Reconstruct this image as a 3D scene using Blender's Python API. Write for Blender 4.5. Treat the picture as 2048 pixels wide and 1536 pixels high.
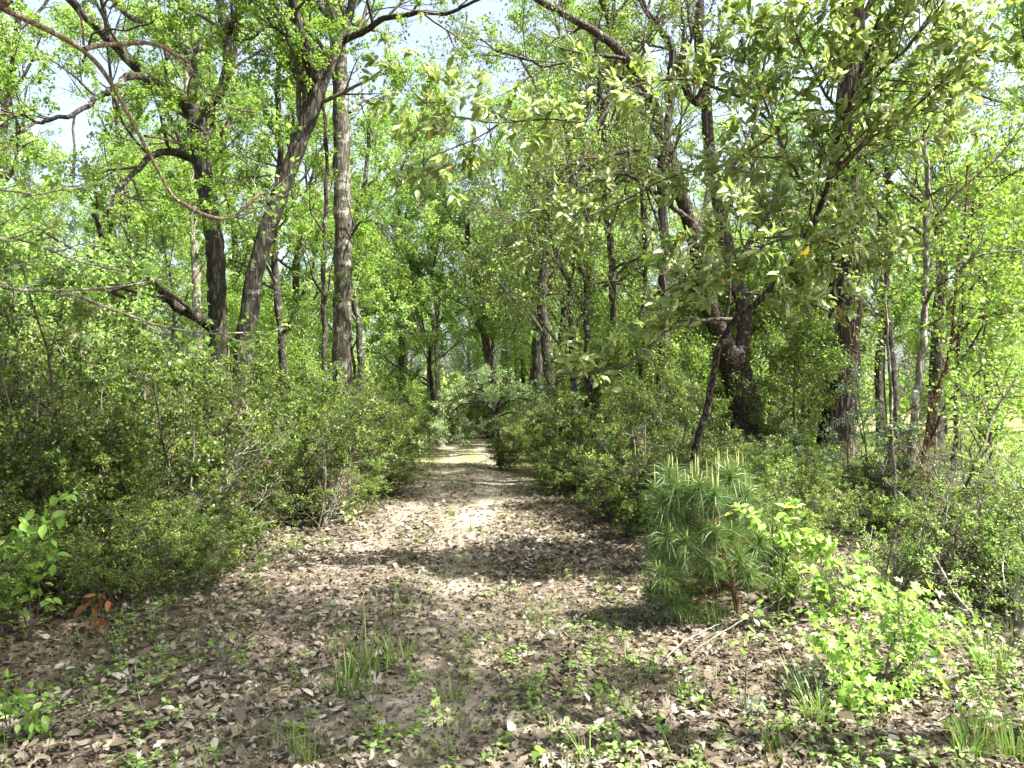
import bpy, math, random
import numpy as np
from mathutils import Vector

random.seed(7)
RNG = np.random.default_rng(11)
scene = bpy.context.scene
for o in list(bpy.data.objects):
    bpy.data.objects.remove(o)
COL = scene.collection
R = math.radians

# ------------------------------------------------------------------ camera, sky, sun, exposure
CAMZ, F, CX, CY, HOR = 1.60, 1460.0, 1024.0, 768.0, 800.0
PITCH = math.atan((HOR - CY) / F)
cam_d = bpy.data.cameras.new('camera')
cam_d.sensor_width = 36.0
cam_d.lens = 36.0 * F / 2048.0
cam_d.clip_start = 0.1
cam_d.clip_end = 1500
cam = bpy.data.objects.new('camera', cam_d)
COL.objects.link(cam)
cam.location = (0, 0, CAMZ)
cam.rotation_euler = (math.pi / 2 + PITCH, 0, 0)
scene.camera = cam

SUN_EL, SUN_AZ = 57.0, 112.0        # azimuth clockwise from the view direction (+Y)
w = bpy.data.worlds.new('World')
scene.world = w
w.use_nodes = True
wn, wl = w.node_tree.nodes, w.node_tree.links
wn.clear()
sky = wn.new('ShaderNodeTexSky')
sky.sky_type = 'NISHITA'
sky.sun_disc = False
sky.sun_elevation = R(SUN_EL)
sky.sun_rotation = R(SUN_AZ)
sky.air_density = 1.0
sky.dust_density = 5.0
sky.ozone_density = 1.0
bg = wn.new('ShaderNodeBackground')
bg.inputs['Strength'].default_value = 0.062
wo = wn.new('ShaderNodeOutputWorld')
hz = wn.new('ShaderNodeHueSaturation')
hz.inputs['Saturation'].default_value = 0.75
hz.inputs['Value'].default_value = 1.65
wl.new(sky.outputs[0], hz.inputs['Color'])
wl.new(hz.outputs[0], bg.inputs[0])
wl.new(bg.outputs[0], wo.inputs[0])

sd = bpy.data.lights.new('sun', 'SUN')
sd.energy = 5.0
sd.angle = R(0.6)
sd.color = (1.0, 0.965, 0.90)
sun = bpy.data.objects.new('sun', sd)
COL.objects.link(sun)
sdir = Vector((math.sin(R(SUN_AZ)) * math.cos(R(SUN_EL)), math.cos(R(SUN_AZ)) * math.cos(R(SUN_EL)), math.sin(R(SUN_EL))))
sun.rotation_euler = sdir.to_track_quat('Z', 'Y').to_euler()
sun.location = (6, -4, 30)

scene.view_settings.view_transform = 'Standard'
scene.view_settings.look = 'None'
scene.view_settings.gamma = 1.0
scene.view_settings.use_curve_mapping = False
scene.view_settings.exposure = 2.28
scene.cycles.max_bounces = 7
scene.cycles.diffuse_bounces = 4
scene.cycles.transmission_bounces = 4
scene.cycles.glossy_bounces = 2
scene.cycles.use_denoising = True
scene.cycles.sample_clamp_indirect = 6

# ------------------------------------------------------------------ helpers
def ray(px, py):
    x, y = (px - CX) / F, (CY - py) / F
    c, s = math.cos(PITCH), math.sin(PITCH)
    return np.array([x, c - s * y, s + c * y])

def P(px, py, Y):
    d = ray(px, py)
    return np.array([0, 0, CAMZ]) + d * (Y / d[1])

def gz(x, y):
    x, y = np.asarray(x, float), np.asarray(y, float)
    pc = path_x(y)
    bank = np.clip((np.abs(x - pc) - 1.5) / 1.6, 0, 1)
    z = 0.05 * np.sin(x * 0.9 + 1.3) * np.sin(y * 0.7) + 0.03 * np.sin(x * 2.3 + y * 1.7)
    z = z * np.clip((y - 1) / 6, 0.15, 1) + 0.10 * bank * bank
    z = z + 0.035 * np.exp(-((np.abs(x - pc) - 0.15) / 0.35) ** 2)
    return z - 0.02

def path_x(y):
    y = np.asarray(y, float)
    return np.interp(y, [0, 5, 8, 12, 16, 24, 32, 44, 60], [-0.4, -0.9, -1.1, -0.85, -0.85, -1.3, -1.7, -1.0, 3.0])

def path_w(y):
    return np.interp(y, [0, 5, 8, 12, 16, 24, 40], [2.6, 2.15, 2.05, 1.35, 1.2, 1.1, 1.0])

def G(px, py):
    d = ray(px, py)
    k = CAMZ / -d[2]
    return np.array([d[0] * k, d[1] * k, 0.0])

def norm(a):
    return a / np.maximum(np.linalg.norm(a, axis=-1, keepdims=True), 1e-9)

class Geo:
    def __init__(s):
        s.v, s.f, s.r, s.n = [], [], [], 0
    def add(s, v, f, r=None):
        v = np.asarray(v, np.float32).reshape(-1, 3)
        f = np.asarray(f, np.int32)
        s.v.append(v)
        s.f.append(f + s.n)
        s.r.append(np.zeros(len(f), np.float32) if r is None else np.asarray(r, np.float32))
        s.n += len(v)
    def mesh(s, name, mat, smooth=False, origin=None):
        me = bpy.data.meshes.new(name)
        if not s.v:
            return me
        v = np.concatenate(s.v)
        if origin is not None:
            v = v - np.asarray(origin, np.float32)
        me.vertices.add(len(v))
        me.vertices.foreach_set('co', v.ravel())
        lens = [np.full(len(f), f.shape[1], np.int32) for f in s.f]
        tot = np.concatenate(lens)
        loops = np.concatenate([f.ravel() for f in s.f])
        me.loops.add(len(loops))
        me.loops.foreach_set('vertex_index', loops)
        me.polygons.add(len(tot))
        me.polygons.foreach_set('loop_start', np.concatenate([[0], np.cumsum(tot)[:-1]]).astype(np.int32))
        me.polygons.foreach_set('loop_total', tot)
        if smooth:
            me.polygons.foreach_set('use_smooth', np.ones(len(tot), bool))
        me.update(calc_edges=True)
        a = me.attributes.new('rnd', 'FLOAT', 'FACE')
        a.data.foreach_set('value', np.concatenate(s.r))
        me.materials.append(mat)
        return me

def catmull(pts, n):
    pts = np.asarray(pts, float)
    if len(pts) == 2:
        t = np.linspace(0, 1, n)[:, None]
        return pts[0] * (1 - t) + pts[1] * t
    q = np.vstack([2 * pts[0] - pts[1], pts, 2 * pts[-1] - pts[-2]])
    out = []
    segs = len(pts) - 1
    for u in np.linspace(0, segs - 1e-6, n):
        i = int(u)
        t = u - i
        a, b, c, d = q[i], q[i + 1], q[i + 2], q[i + 3]
        out.append(0.5 * ((2 * b) + (-a + c) * t + (2 * a - 5 * b + 4 * c - d) * t * t + (-a + 3 * b - 3 * c + d) * t ** 3))
    out = np.array(out)
    L = np.concatenate([[0], np.cumsum(np.linalg.norm(np.diff(out, axis=0), axis=1))])
    tt = np.linspace(0, L[-1], n)
    return np.stack([np.interp(tt, L, out[:, k]) for k in range(3)], 1)

def tubes(geo, pts, rad, k=3, rough=0.0, rng=RNG, cap=True):
    """pts [m,n,3], rad [m,n] -> m tapered tubes with k sides"""
    pts = np.asarray(pts, float)
    rad = np.asarray(rad, float)
    if pts.ndim == 2:
        pts, rad = pts[None], rad[None]
    m, n, _ = pts.shape
    if m == 0:
        return
    tan = np.empty_like(pts)
    tan[:, 1:-1] = pts[:, 2:] - pts[:, :-2]
    tan[:, 0] = pts[:, 1] - pts[:, 0]
    tan[:, -1] = pts[:, -1] - pts[:, -2]
    tan = norm(tan)
    avg = norm(pts[:, -1] - pts[:, 0])
    ref = np.where(np.abs(avg[:, 2:3]) > 0.7, np.array([[1.0, 0.2, 0]]), np.array([[0, 0.1, 1.0]]))
    u = norm(np.cross(tan, ref[:, None, :]))
    v = np.cross(tan, u)
    a = np.arange(k) * 2 * math.pi / k
    rr = rad[:, :, None]
    if rough > 0:
        ph = rng.random(6) * 6.28
        s = np.linspace(0, 1, n)[None, :, None] * np.linalg.norm(pts[:, -1] - pts[:, 0], axis=1)[:, None, None]
        aa = a[None, None, :]
        nz = (0.5 * np.sin(3 * aa + s * 1.7 + ph[0]) + 0.35 * np.sin(5 * aa - s * 2.9 + ph[1]) + 0.25 * np.sin(2 * aa + s * 5.1 + ph[2])
              + 0.4 * np.sin(s * 3.3 + ph[3]) + 0.35 * rng.normal(size=(m, n, k)))
        rr = rr * (1 + rough * nz)
    ring = pts[:, :, None, :] + rr[..., None] * (np.cos(a)[None, None, :, None] * u[:, :, None, :] + np.sin(a)[None, None, :, None] * v[:, :, None, :])
    verts = ring.reshape(-1, 3)
    i = np.arange(m)[:, None, None] * n * k + np.arange(n - 1)[None, :, None] * k
    j = np.arange(k)[None, None, :]
    j2 = (j + 1) % k
    f = np.stack([i + j, i + j2, i + k + j2, i + k + j], -1).reshape(-1, 4)
    geo.add(verts, f, np.repeat(rng.random(m), (n - 1) * k))

# growth ------------------------------------------------------------
def grow(par, prad, nc, t0, t1, L, ang, rng, up=0.1, wig=0.15, npts=5, rk=0.6, rend=0.25, flat=1.0, lt=0.5, grav=0.0):
    """vectorised side shoots: par [m,n,3] -> children [m*nc, npts, 3] and radii"""
    m, n, _ = par.shape
    M = m * nc
    pi = np.repeat(np.arange(m), nc)
    ci = np.tile(np.arange(nc), m)
    t = t0 + (t1 - t0) * (ci + rng.random(M)) / nc
    x = t * (n - 1)
    i0 = np.clip(x.astype(int), 0, n - 2)
    fr = (x - i0)[:, None]
    p = par[pi, i0] * (1 - fr) + par[pi, i0 + 1] * fr
    pr = prad[pi, i0] * (1 - fr[:, 0]) + prad[pi, i0 + 1] * fr[:, 0]
    tan = norm(par[pi, i0 + 1] - par[pi, i0])
    rv = norm(rng.normal(size=(M, 3)) * np.array([1, 1, flat]))
    perp = norm(rv - tan * np.sum(rv * tan, 1, keepdims=True))
    an = (ang + rng.normal(size=M) * 0.2)[:, None]
    d = norm(tan * np.cos(an) + perp * np.sin(an) + np.array([0, 0, up]))
    plen = np.linalg.norm(np.diff(par, axis=1), axis=2).sum(1)[pi]
    if callable(L):
        ln = L(t, plen)
    else:
        ln = L * plen * (1 - lt * t)
    ln = ln * rng.uniform(0.65, 1.25, M)
    out = np.empty((M, npts, 3))
    out[:, 0] = p
    for kx in range(1, npts):
        d = norm(d + rng.normal(size=(M, 3)) * wig + np.array([0, 0, up * 0.4 - grav * kx / npts]))
        out[:, kx] = out[:, kx - 1] + d * (ln / (npts - 1))[:, None]
    r0 = np.minimum(pr * rk, ln * 0.03 + 0.003)
    rad = r0[:, None] * np.linspace(1, rend, npts)[None]
    return out, rad

LEAF = {}
def tmpl(name, outline, fold=0.25, curl=0.15, center=None):
    """leaf in XY plane: x along the axis 0..1, y across; fan from the midrib"""
    o = np.array(outline, float)
    v = np.zeros((len(o) + 1, 3))
    v[1:, :2] = o
    c = center if center is not None else (0.5, 0)
    v[0, :2] = c
    v[:, 2] = fold * np.abs(v[:, 1]) - curl * (v[:, 0] ** 2)
    n = len(o)
    f = [(0, 1 + i, 1 + (i + 1) % n) for i in range(n)]
    LEAF[name] = (v, np.array(f, np.int32))

v = np.array([(0, 0, 0), (0.5, 0.27, 0.06), (1, 0, -0.06), (0.5, -0.27, 0.06)], float)
LEAF['tiny'] = (v, np.array([(0, 2, 1), (0, 3, 2)], np.int32))
v = np.array([(0, 0, 0), (0.35, 0.24, 0.06), (0.75, 0.2, 0.02), (1, 0, -0.16), (0.75, -0.2, 0.02), (0.35, -0.24, 0.06)], float)
LEAF['oval'] = (v, np.array([(0, 5, 1), (5, 4, 1), (1, 4, 2), (4, 3, 2)], np.int32)[:, ::-1].copy())
# broad: wide pointed leaf 4 tris
v = np.array([(0, 0, 0), (0.3, 0.38, 0.08), (0.55, 0.22, 0), (1, 0, -0.15), (0.55, -0.22, 0), (0.3, -0.38, 0.08)], float)
LEAF['maple'] = (v, np.array([(0, 5, 1), (5, 4, 1), (1, 4, 2), (4, 3, 2)], np.int32)[:, ::-1].copy())
# long magnolia leaf with fold and curl
xs = [0, 0.2, 0.5, 0.8, 1.0]
ys = [0, 0.13, 0.19, 0.12, 0]
zc = [0, 0.02, 0.0, -0.06, -0.15]
vv, ff = [], []
for i, x in enumerate(xs):
    vv.append((x, 0, zc[i]))
L1 = []
for sgn in (1, -1):
    idx = []
    for i in (1, 2, 3):
        idx.append(len(vv))
        vv.append((xs[i], sgn * ys[i], zc[i] + 0.05))
    L1.append(idx)
for idx, s in ((L1[0], 1), (L1[1], -1)):
    a, b, c = idx
    tr = [(0, 1, a), (1, 2, b), (1, b, a), (2, 3, c), (2, c, b), (3, 4, c)]
    ff += tr if s > 0 else [(p, r, q) for p, q, r in tr]
LEAF['magnolia'] = (np.array(vv, float), np.array(ff, np.int32))
# star (sweetgum)
o = []
for a, r in ((180, 0.06), (128, 0.40), (98, 0.26), (66, 0.55), (34, 0.27), (0, 0.6), (-34, 0.27), (-66, 0.55), (-98, 0.26), (-128, 0.40)):
    o.append((0.4 + r * math.cos(R(a)), r * math.sin(R(a))))
tmpl('star', o, 0.15, 0.12, (0.4, 0))
# lobed oak leaf
o = [(0, 0), (0.12, 0.03), (0.22, 0.16), (0.30, 0.05), (0.42, 0.30), (0.52, 0.36), (0.52, 0.07), (0.72, 0.30), (0.82, 0.26), (0.78, 0.06), (1.0, 0.0),
     (0.80, -0.07), (0.84, -0.24), (0.70, -0.28), (0.54, -0.07), (0.50, -0.37), (0.40, -0.26), (0.30, -0.05), (0.20, -0.15), (0.12, -0.03)]
tmpl('oak', o, 0.28, 0.12, (0.45, 0))
o = [(0, 0), (0.15, 0.04), (0.35, 0.3), (0.5, 0.08), (0.78, 0.24), (1, 0), (0.75, -0.22), (0.52, -0.08), (0.38, -0.28), (0.15, -0.04)]
tmpl('oaksmall', o, 0.25, 0.1, (0.45, 0))
o = [(0, 0), (.1, .12), (.25, .25), (.45, .29), (.65, .24), (.85, .11), (1, 0), (.85, -.11), (.65, -.24), (.45, -.29), (.25, -.25), (.1, -.12)]
tmpl('broad', o, 0.3, 0.18, (0.5, 0))

def leaves(geo, pos, d, nrm, size, kind, rng, rnd=None, wid=1.0, curlvar=0.0):
    tv, tf = LEAF[kind]
    d = norm(d)
    side = norm(np.cross(nrm, d))
    up = np.cross(d, side)
    M = len(pos)
    size = np.broadcast_to(size, (M,))
    tvx = np.broadcast_to(tv, (M,) + tv.shape).copy()
    if curlvar > 0:
        c = rng.normal(size=(M, 1)) * curlvar
        c2 = rng.normal(size=(M, 1)) * curlvar
        tvx[:, :, 2] += c * (tvx[:, :, 0] - 0.5) ** 2 * 2 + c2 * np.abs(tvx[:, :, 1]) + rng.normal(size=(M, 1)) * curlvar * tvx[:, :, 1] * (tvx[:, :, 0])
    V = pos[:, None, :] + size[:, None, None] * (tvx[:, :, 0:1] * d[:, None] + tvx[:, :, 1:2] * side[:, None] * wid + tvx[:, :, 2:3] * up[:, None])
    Fc = tf[None] + (np.arange(M) * len(tv))[:, None, None]
    r = rng.random(M) if rnd is None else rnd
    geo.add(V.reshape(-1, 3), Fc.reshape(-1, 3), np.repeat(r, len(tf)))

def along(tw, n, rng, t0=0.15, spread=0.0):
    """n points on each twig -> pos, tangent"""
    m, k, _ = tw.shape
    pi = np.repeat(np.arange(m), n)
    t = t0 + (1 - t0) * rng.random(len(pi)) ** 0.8
    x = t * (k - 1)
    i0 = np.clip(x.astype(int), 0, k - 2)
    fr = (x - i0)[:, None]
    p = tw[pi, i0] * (1 - fr) + tw[pi, i0 + 1] * fr
    tan = norm(tw[pi, i0 + 1] - tw[pi, i0])
    if spread > 0:
        p = p + rng.normal(size=p.shape) * spread
    return p, tan, pi

def clump(p, wl, rng):
    q = p * (2 * math.pi / wl)
    ph = rng.random(9) * 6.28
    v = (np.sin(q[:, 0] + .7 * q[:, 1] + ph[0]) + np.sin(q[:, 1] - .6 * q[:, 2] + ph[1]) + np.sin(q[:, 2] + .8 * q[:, 0] + ph[2])
         + .8 * np.sin(1.9 * q[:, 0] - 1.3 * q[:, 2] + ph[3]) + .8 * np.sin(2.1 * q[:, 1] + 1.7 * q[:, 0] + ph[4]) + .8 * np.sin(1.8 * q[:, 2] - 1.5 * q[:, 1] + ph[5]))
    return v / 2.2

def leafup(geo, tw, n, size, kind, rng, spread=0.05, tilt=0.7, droop=0.1, t0=0.15, fwd=0.5, wid=1.0, keep=None, gap=0.0, wl=1.0):
    # whole sprays are thinned out where the crown has its gaps
    if gap > 0:
        cv = clump(tw[:, 1], wl, rng)
        tw = tw[rng.random(len(tw)) < np.clip(.75 + cv * .8 - (gap - .5) * .6, .06, 1)]
        n = int(round(n * 1.3))
    p, tan, pi = along(tw, n, rng, t0, spread)
    if keep is not None:
        kk = keep(p)
        p, tan, pi = p[kk], tan[kk], pi[kk]
    dist = np.linalg.norm(p - np.array([0, 0, CAMZ]), axis=1)
    M = len(p)
    d = norm(tan * fwd + rng.normal(size=(M, 3)) * 0.6 + np.array([0, 0, -droop]))
    nr = norm(rng.normal(size=(M, 3)) * tilt + np.array([0, 0, 1.0]))
    # colour value: varies by twig and by leaf
    rt = rng.random(tw.shape[0])[pi]
    r = np.clip(0.35 * rt + 0.40 * rng.random(M) + (.125 + .17 * clump(p, wl * 1.3, rng)), 0, 1)
    leaves(geo, p, d, nr, size * rng.uniform(0.6, 1.2, M), kind, rng, r, wid)

# ------------------------------------------------------------------ materials
def mat_new(name):
    m = bpy.data.materials.new(name)
    m.use_nodes = True
    m.node_tree.nodes.clear()
    return m, m.node_tree.nodes, m.node_tree.links

def ramp(nodes, stops):
    r = nodes.new('ShaderNodeValToRGB')
    e = r.color_ramp.elements
    while len(e) < len(stops):
        e.new(0.5)
    for i, (p_, c) in enumerate(stops):
        e[i].position = p_
        e[i].color = (*c, 1)
    return r

def leaf_mat(name, stops, trans=0.42, rough=0.45, spec=0.4, tcol=1.5):
    m, n, l = mat_new(name)
    at = n.new('ShaderNodeAttribute'); at.attribute_name = 'rnd'
    stops = [(p_, (c[0] * .95, c[1], c[2] * 1.05) if c[1] > c[0] else c) for p_, c in stops]
    r = ramp(n, stops)
    l.new(at.outputs['Fac'], r.inputs[0])
    pb = n.new('ShaderNodeBsdfPrincipled')
    pb.inputs['Roughness'].default_value = rough
    pb.inputs['Specular IOR Level'].default_value = spec
    tb = n.new('ShaderNodeBsdfTranslucent')
    hsv = n.new('ShaderNodeHueSaturation')
    hsv.inputs['Hue'].default_value = 0.498
    hsv.inputs['Saturation'].default_value = 1.08
    hsv.inputs['Value'].default_value = tcol
    mx = n.new('ShaderNodeMixShader'); mx.inputs[0].default_value = trans
    out = n.new('ShaderNodeOutputMaterial')
    l.new(r.outputs[0], pb.inputs['Base Color'])
    l.new(r.outputs[0], hsv.inputs['Color'])
    l.new(hsv.outputs[0], tb.inputs[0])
    l.new(pb.outputs[0], mx.inputs[1]); l.new(tb.outputs[0], mx.inputs[2])
    l.new(mx.outputs[0], out.inputs[0])
    return m

def bark_mat(name, c1, c2, lichen=(0.30, 0.33, 0.27), lich=0.55, furrow=14.0, bands=False, bump=0.6, stretch=0.18):
    m, n, l = mat_new(name)
    tc = n.new('ShaderNodeTexCoord')
    mp = n.new('ShaderNodeMapping'); mp.inputs['Scale'].default_value = (1, 1, stretch)
    l.new(tc.outputs['Object'], mp.inputs[0])
    vo = n.new('ShaderNodeTexVoronoi'); vo.feature = 'DISTANCE_TO_EDGE'; vo.inputs['Scale'].default_value = furrow
    nz0 = n.new('ShaderNodeTexNoise'); nz0.inputs['Scale'].default_value = 6; nz0.inputs['Detail'].default_value = 4
    l.new(mp.outputs[0], nz0.inputs['Vector'])
    ad = n.new('ShaderNodeMixRGB'); ad.blend_type = 'LINEAR_LIGHT'; ad.inputs[0].default_value = 0.08
    l.new(mp.outputs[0], ad.inputs[1]); l.new(nz0.outputs['Color'], ad.inputs[2])
    l.new(ad.outputs[0], vo.inputs['Vector'])
    nz = n.new('ShaderNodeTexNoise'); nz.inputs['Scale'].default_value = 22; nz.inputs['Detail'].default_value = 6; nz.inputs['Roughness'].default_value = 0.7
    l.new(mp.outputs[0], nz.inputs['Vector'])
    mul = n.new('ShaderNodeMath'); mul.operation = 'MULTIPLY'
    cr = ramp(n, [(0.0, (0, 0, 0)), (0.25, (1, 1, 1))])
    l.new(vo.outputs['Distance'], cr.inputs[0])
    l.new(cr.outputs[0], mul.inputs[0]); l.new(nz.outputs['Fac'], mul.inputs[1])
    col = ramp(n, [(0.0, tuple(x * 0.55 for x in c1)), (0.35, c1), (0.7, c2)])
    l.new(mul.outputs[0], col.inputs[0])
    # lichen patches
    nl = n.new('ShaderNodeTexNoise'); nl.inputs['Scale'].default_value = 5.5; nl.inputs['Detail'].default_value = 7; nl.inputs['Roughness'].default_value = 0.72
    l.new(tc.outputs['Object'], nl.inputs['Vector'])
    lr = ramp(n, [(lich, (0, 0, 0)), (lich + 0.08, (1, 1, 1))])
    l.new(nl.outputs['Fac'], lr.inputs[0])
    lm = n.new('ShaderNodeMixRGB'); lm.inputs[2].default_value = (*lichen, 1)
    lf = n.new('ShaderNodeMath'); lf.operation = 'MULTIPLY'; lf.inputs[1].default_value = 0.8
    l.new(lr.outputs[0], lf.inputs[0])
    l.new(lf.outputs[0], lm.inputs[0]); l.new(col.outputs[0], lm.inputs[1])
    last = lm
    if bands:
        mb = n.new('ShaderNodeMapping'); mb.inputs['Scale'].default_value = (1.6, 1.6, 3.2)
        l.new(tc.outputs['Object'], mb.inputs[0])
        nb = n.new('ShaderNodeTexNoise'); nb.inputs['Scale'].default_value = 2.2; nb.inputs['Detail'].default_value = 5
        l.new(mb.outputs[0], nb.inputs['Vector'])
        br = ramp(n, [(0.57, (0, 0, 0)), (0.66, (0.45, 0.45, 0.45))])
        l.new(nb.outputs['Fac'], br.inputs[0])
        bm_ = n.new('ShaderNodeMixRGB'); bm_.inputs[2].default_value = (0.42, 0.42, 0.36, 1)
        l.new(br.outputs[0], bm_.inputs[0]); l.new(last.outputs[0], bm_.inputs[1])
        last = bm_
    pb = n.new('ShaderNodeBsdfPrincipled')
    pb.inputs['Roughness'].default_value = 0.9
    pb.inputs['Specular IOR Level'].default_value = 0.15
    l.new(last.outputs[0], pb.inputs['Base Color'])
    bp = n.new('ShaderNodeBump'); bp.inputs['Strength'].default_value = bump; bp.inputs['Distance'].default_value = 0.03
    l.new(mul.outputs[0], bp.inputs['Height'])
    l.new(bp.outputs[0], pb.inputs['Normal'])
    out = n.new('ShaderNodeOutputMaterial')
    l.new(pb.outputs[0], out.inputs[0])
    return m

B_OAK = bark_mat('oak_bark', (0.042, 0.037, 0.029), (0.135, 0.12, 0.093), lich=0.58, lichen=(0.22, 0.25, 0.19))
B_BEECH = bark_mat('banded_bark', (0.075, 0.065, 0.048), (0.19, 0.17, 0.13), lich=0.55, furrow=20, bands=True, bump=0.4)
B_BIG = bark_mat('furrowed_bark', (0.05, 0.038, 0.030), (0.30, 0.24, 0.20), lich=0.63, furrow=20, bump=1.0, stretch=0.10)
B_LEAN = bark_mat('scaly_bark', (0.048, 0.038, 0.031), (0.18, 0.15, 0.125), lichen=(0.30, 0.30, 0.26), lich=0.57, furrow=24, stretch=0.35)
B_THIN = bark_mat('thin_bark', (0.042, 0.036, 0.028), (0.13, 0.115, 0.09), lich=0.56, furrow=40, bump=0.4)
B_PALE = bark_mat('mottled_pale_bark', (0.17, 0.155, 0.12), (0.38, 0.35, 0.29), lichen=(0.45, 0.45, 0.38), lich=0.53, furrow=30, bump=0.3)
B_DEAD = bark_mat('dead_wood', (0.20, 0.15, 0.105), (0.46, 0.37, 0.27), lich=0.62, furrow=40, bump=0.3, lichen=(0.36, 0.32, 0.24))
B_RED = bark_mat('reddish_bark', (0.11, 0.05, 0.03), (0.25, 0.12, 0.075), lich=0.7, furrow=40, bump=0.4, lichen=(0.3, 0.22, 0.15))
B_TWIG = bark_mat('twig_bark', (0.09, 0.075, 0.055), (0.20, 0.175, 0.135), lich=0.6, furrow=40, bump=0.1)

L_SPRING = leaf_mat('spring_leaf', [(0.0, (0.08, 0.14, 0.02)), (0.5, (0.15, 0.235, 0.035)), (0.85, (0.22, 0.30, 0.055)), (1.0, (0.27, 0.26, 0.06))], 0.5)
L_BRIGHT = leaf_mat('bright_leaf', [(0.0, (0.12, 0.20, 0.04)), (0.5, (0.22, 0.32, 0.08)), (1.0, (0.32, 0.40, 0.14))], 0.5)
L_LIME = leaf_mat('lime_leaf', [(0.0, (0.12, 0.21, 0.03)), (0.6, (0.25, 0.38, 0.07)), (1.0, (0.40, 0.48, 0.14))], 0.42, 0.4, 0.4)
L_OLIVE = leaf_mat('olive_leaf', [(0.0, (0.065, 0.105, 0.018)), (0.5, (0.12, 0.175, 0.03)), (0.9, (0.19, 0.24, 0.05)), (1.0, (0.25, 0.21, 0.06))], 0.4, 0.4, 0.5)
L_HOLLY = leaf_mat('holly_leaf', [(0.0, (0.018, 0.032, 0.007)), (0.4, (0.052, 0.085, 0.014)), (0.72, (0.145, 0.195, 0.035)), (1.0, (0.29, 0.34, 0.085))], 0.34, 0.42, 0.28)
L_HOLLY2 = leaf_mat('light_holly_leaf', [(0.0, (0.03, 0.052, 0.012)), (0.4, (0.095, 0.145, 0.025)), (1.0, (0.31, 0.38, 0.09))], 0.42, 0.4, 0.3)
L_PALE = leaf_mat('pale_leaf', [(0.0, (0.07, 0.12, 0.05)), (0.5, (0.13, 0.19, 0.09)), (1.0, (0.24, 0.29, 0.16))], 0.3, 0.3, 0.7)
L_MAG = leaf_mat('magnolia_leaf', [(0.0, (0.08, 0.125, 0.018)), (0.4, (0.16, 0.215, 0.04)), (0.75, (0.27, 0.32, 0.10)), (0.94, (0.36, 0.40, 0.18)), (0.955, (0.33, 0.24, 0.03)), (1.0, (0.28, 0.12, 0.04))], 0.36, 0.32, 0.6)
L_BROWN = leaf_mat('withered_leaf', [(0.0, (0.09, 0.055, 0.03)), (1.0, (0.20, 0.12, 0.06))], 0.35, 0.6, 0.3)
L_ORANGE = leaf_mat('orange_leaf', [(0.0, (0.12, 0.05, 0.02)), (1.0, (0.30, 0.11, 0.028))], 0.4, 0.5, 0.3)
L_LITTER = leaf_mat('litter_leaf', [(0.0, (0.026, 0.019, 0.012)), (0.35, (0.078, 0.060, 0.038)), (0.65, (0.165, 0.140, 0.100)), (0.88, (0.255, 0.232, 0.185)), (0.97, (0.33, 0.31, 0.25)), (1.0, (0.16, 0.075, 0.035))], 0.15, 0.6, 0.3, 1.0)
L_NEEDLE = leaf_mat('pine_needle', [(0.0, (0.04, 0.08, 0.015)), (0.6, (0.09, 0.15, 0.03)), (0.97, (0.18, 0.25, 0.07)), (1.0, (0.24, 0.17, 0.08))], 0.25, 0.4, 0.5)
L_CANDLE = leaf_mat('pine_candle', [(0.0, (0.26, 0.28, 0.09)), (1.0, (0.38, 0.38, 0.14))], 0.1, 0.6, 0.3)
L_GRASS = leaf_mat('grass_blade', [(0.0, (0.06, 0.12, 0.02)), (0.6, (0.13, 0.21, 0.035)), (0.9, (0.22, 0.27, 0.07)), (1.0, (0.34, 0.29, 0.15))], 0.4, 0.45, 0.4)
L_MINT = leaf_mat('mint_leaf', [(0.0, (0.13, 0.19, 0.06)), (0.5, (0.24, 0.31, 0.12)), (1.0, (0.38, 0.44, 0.22))], 0.4)
L_DGREEN = leaf_mat('dark_far_leaf', [(0.0, (0.02, 0.045, 0.018)), (1.0, (0.05, 0.09, 0.03))], 0.2, 0.5, 0.3)

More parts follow.
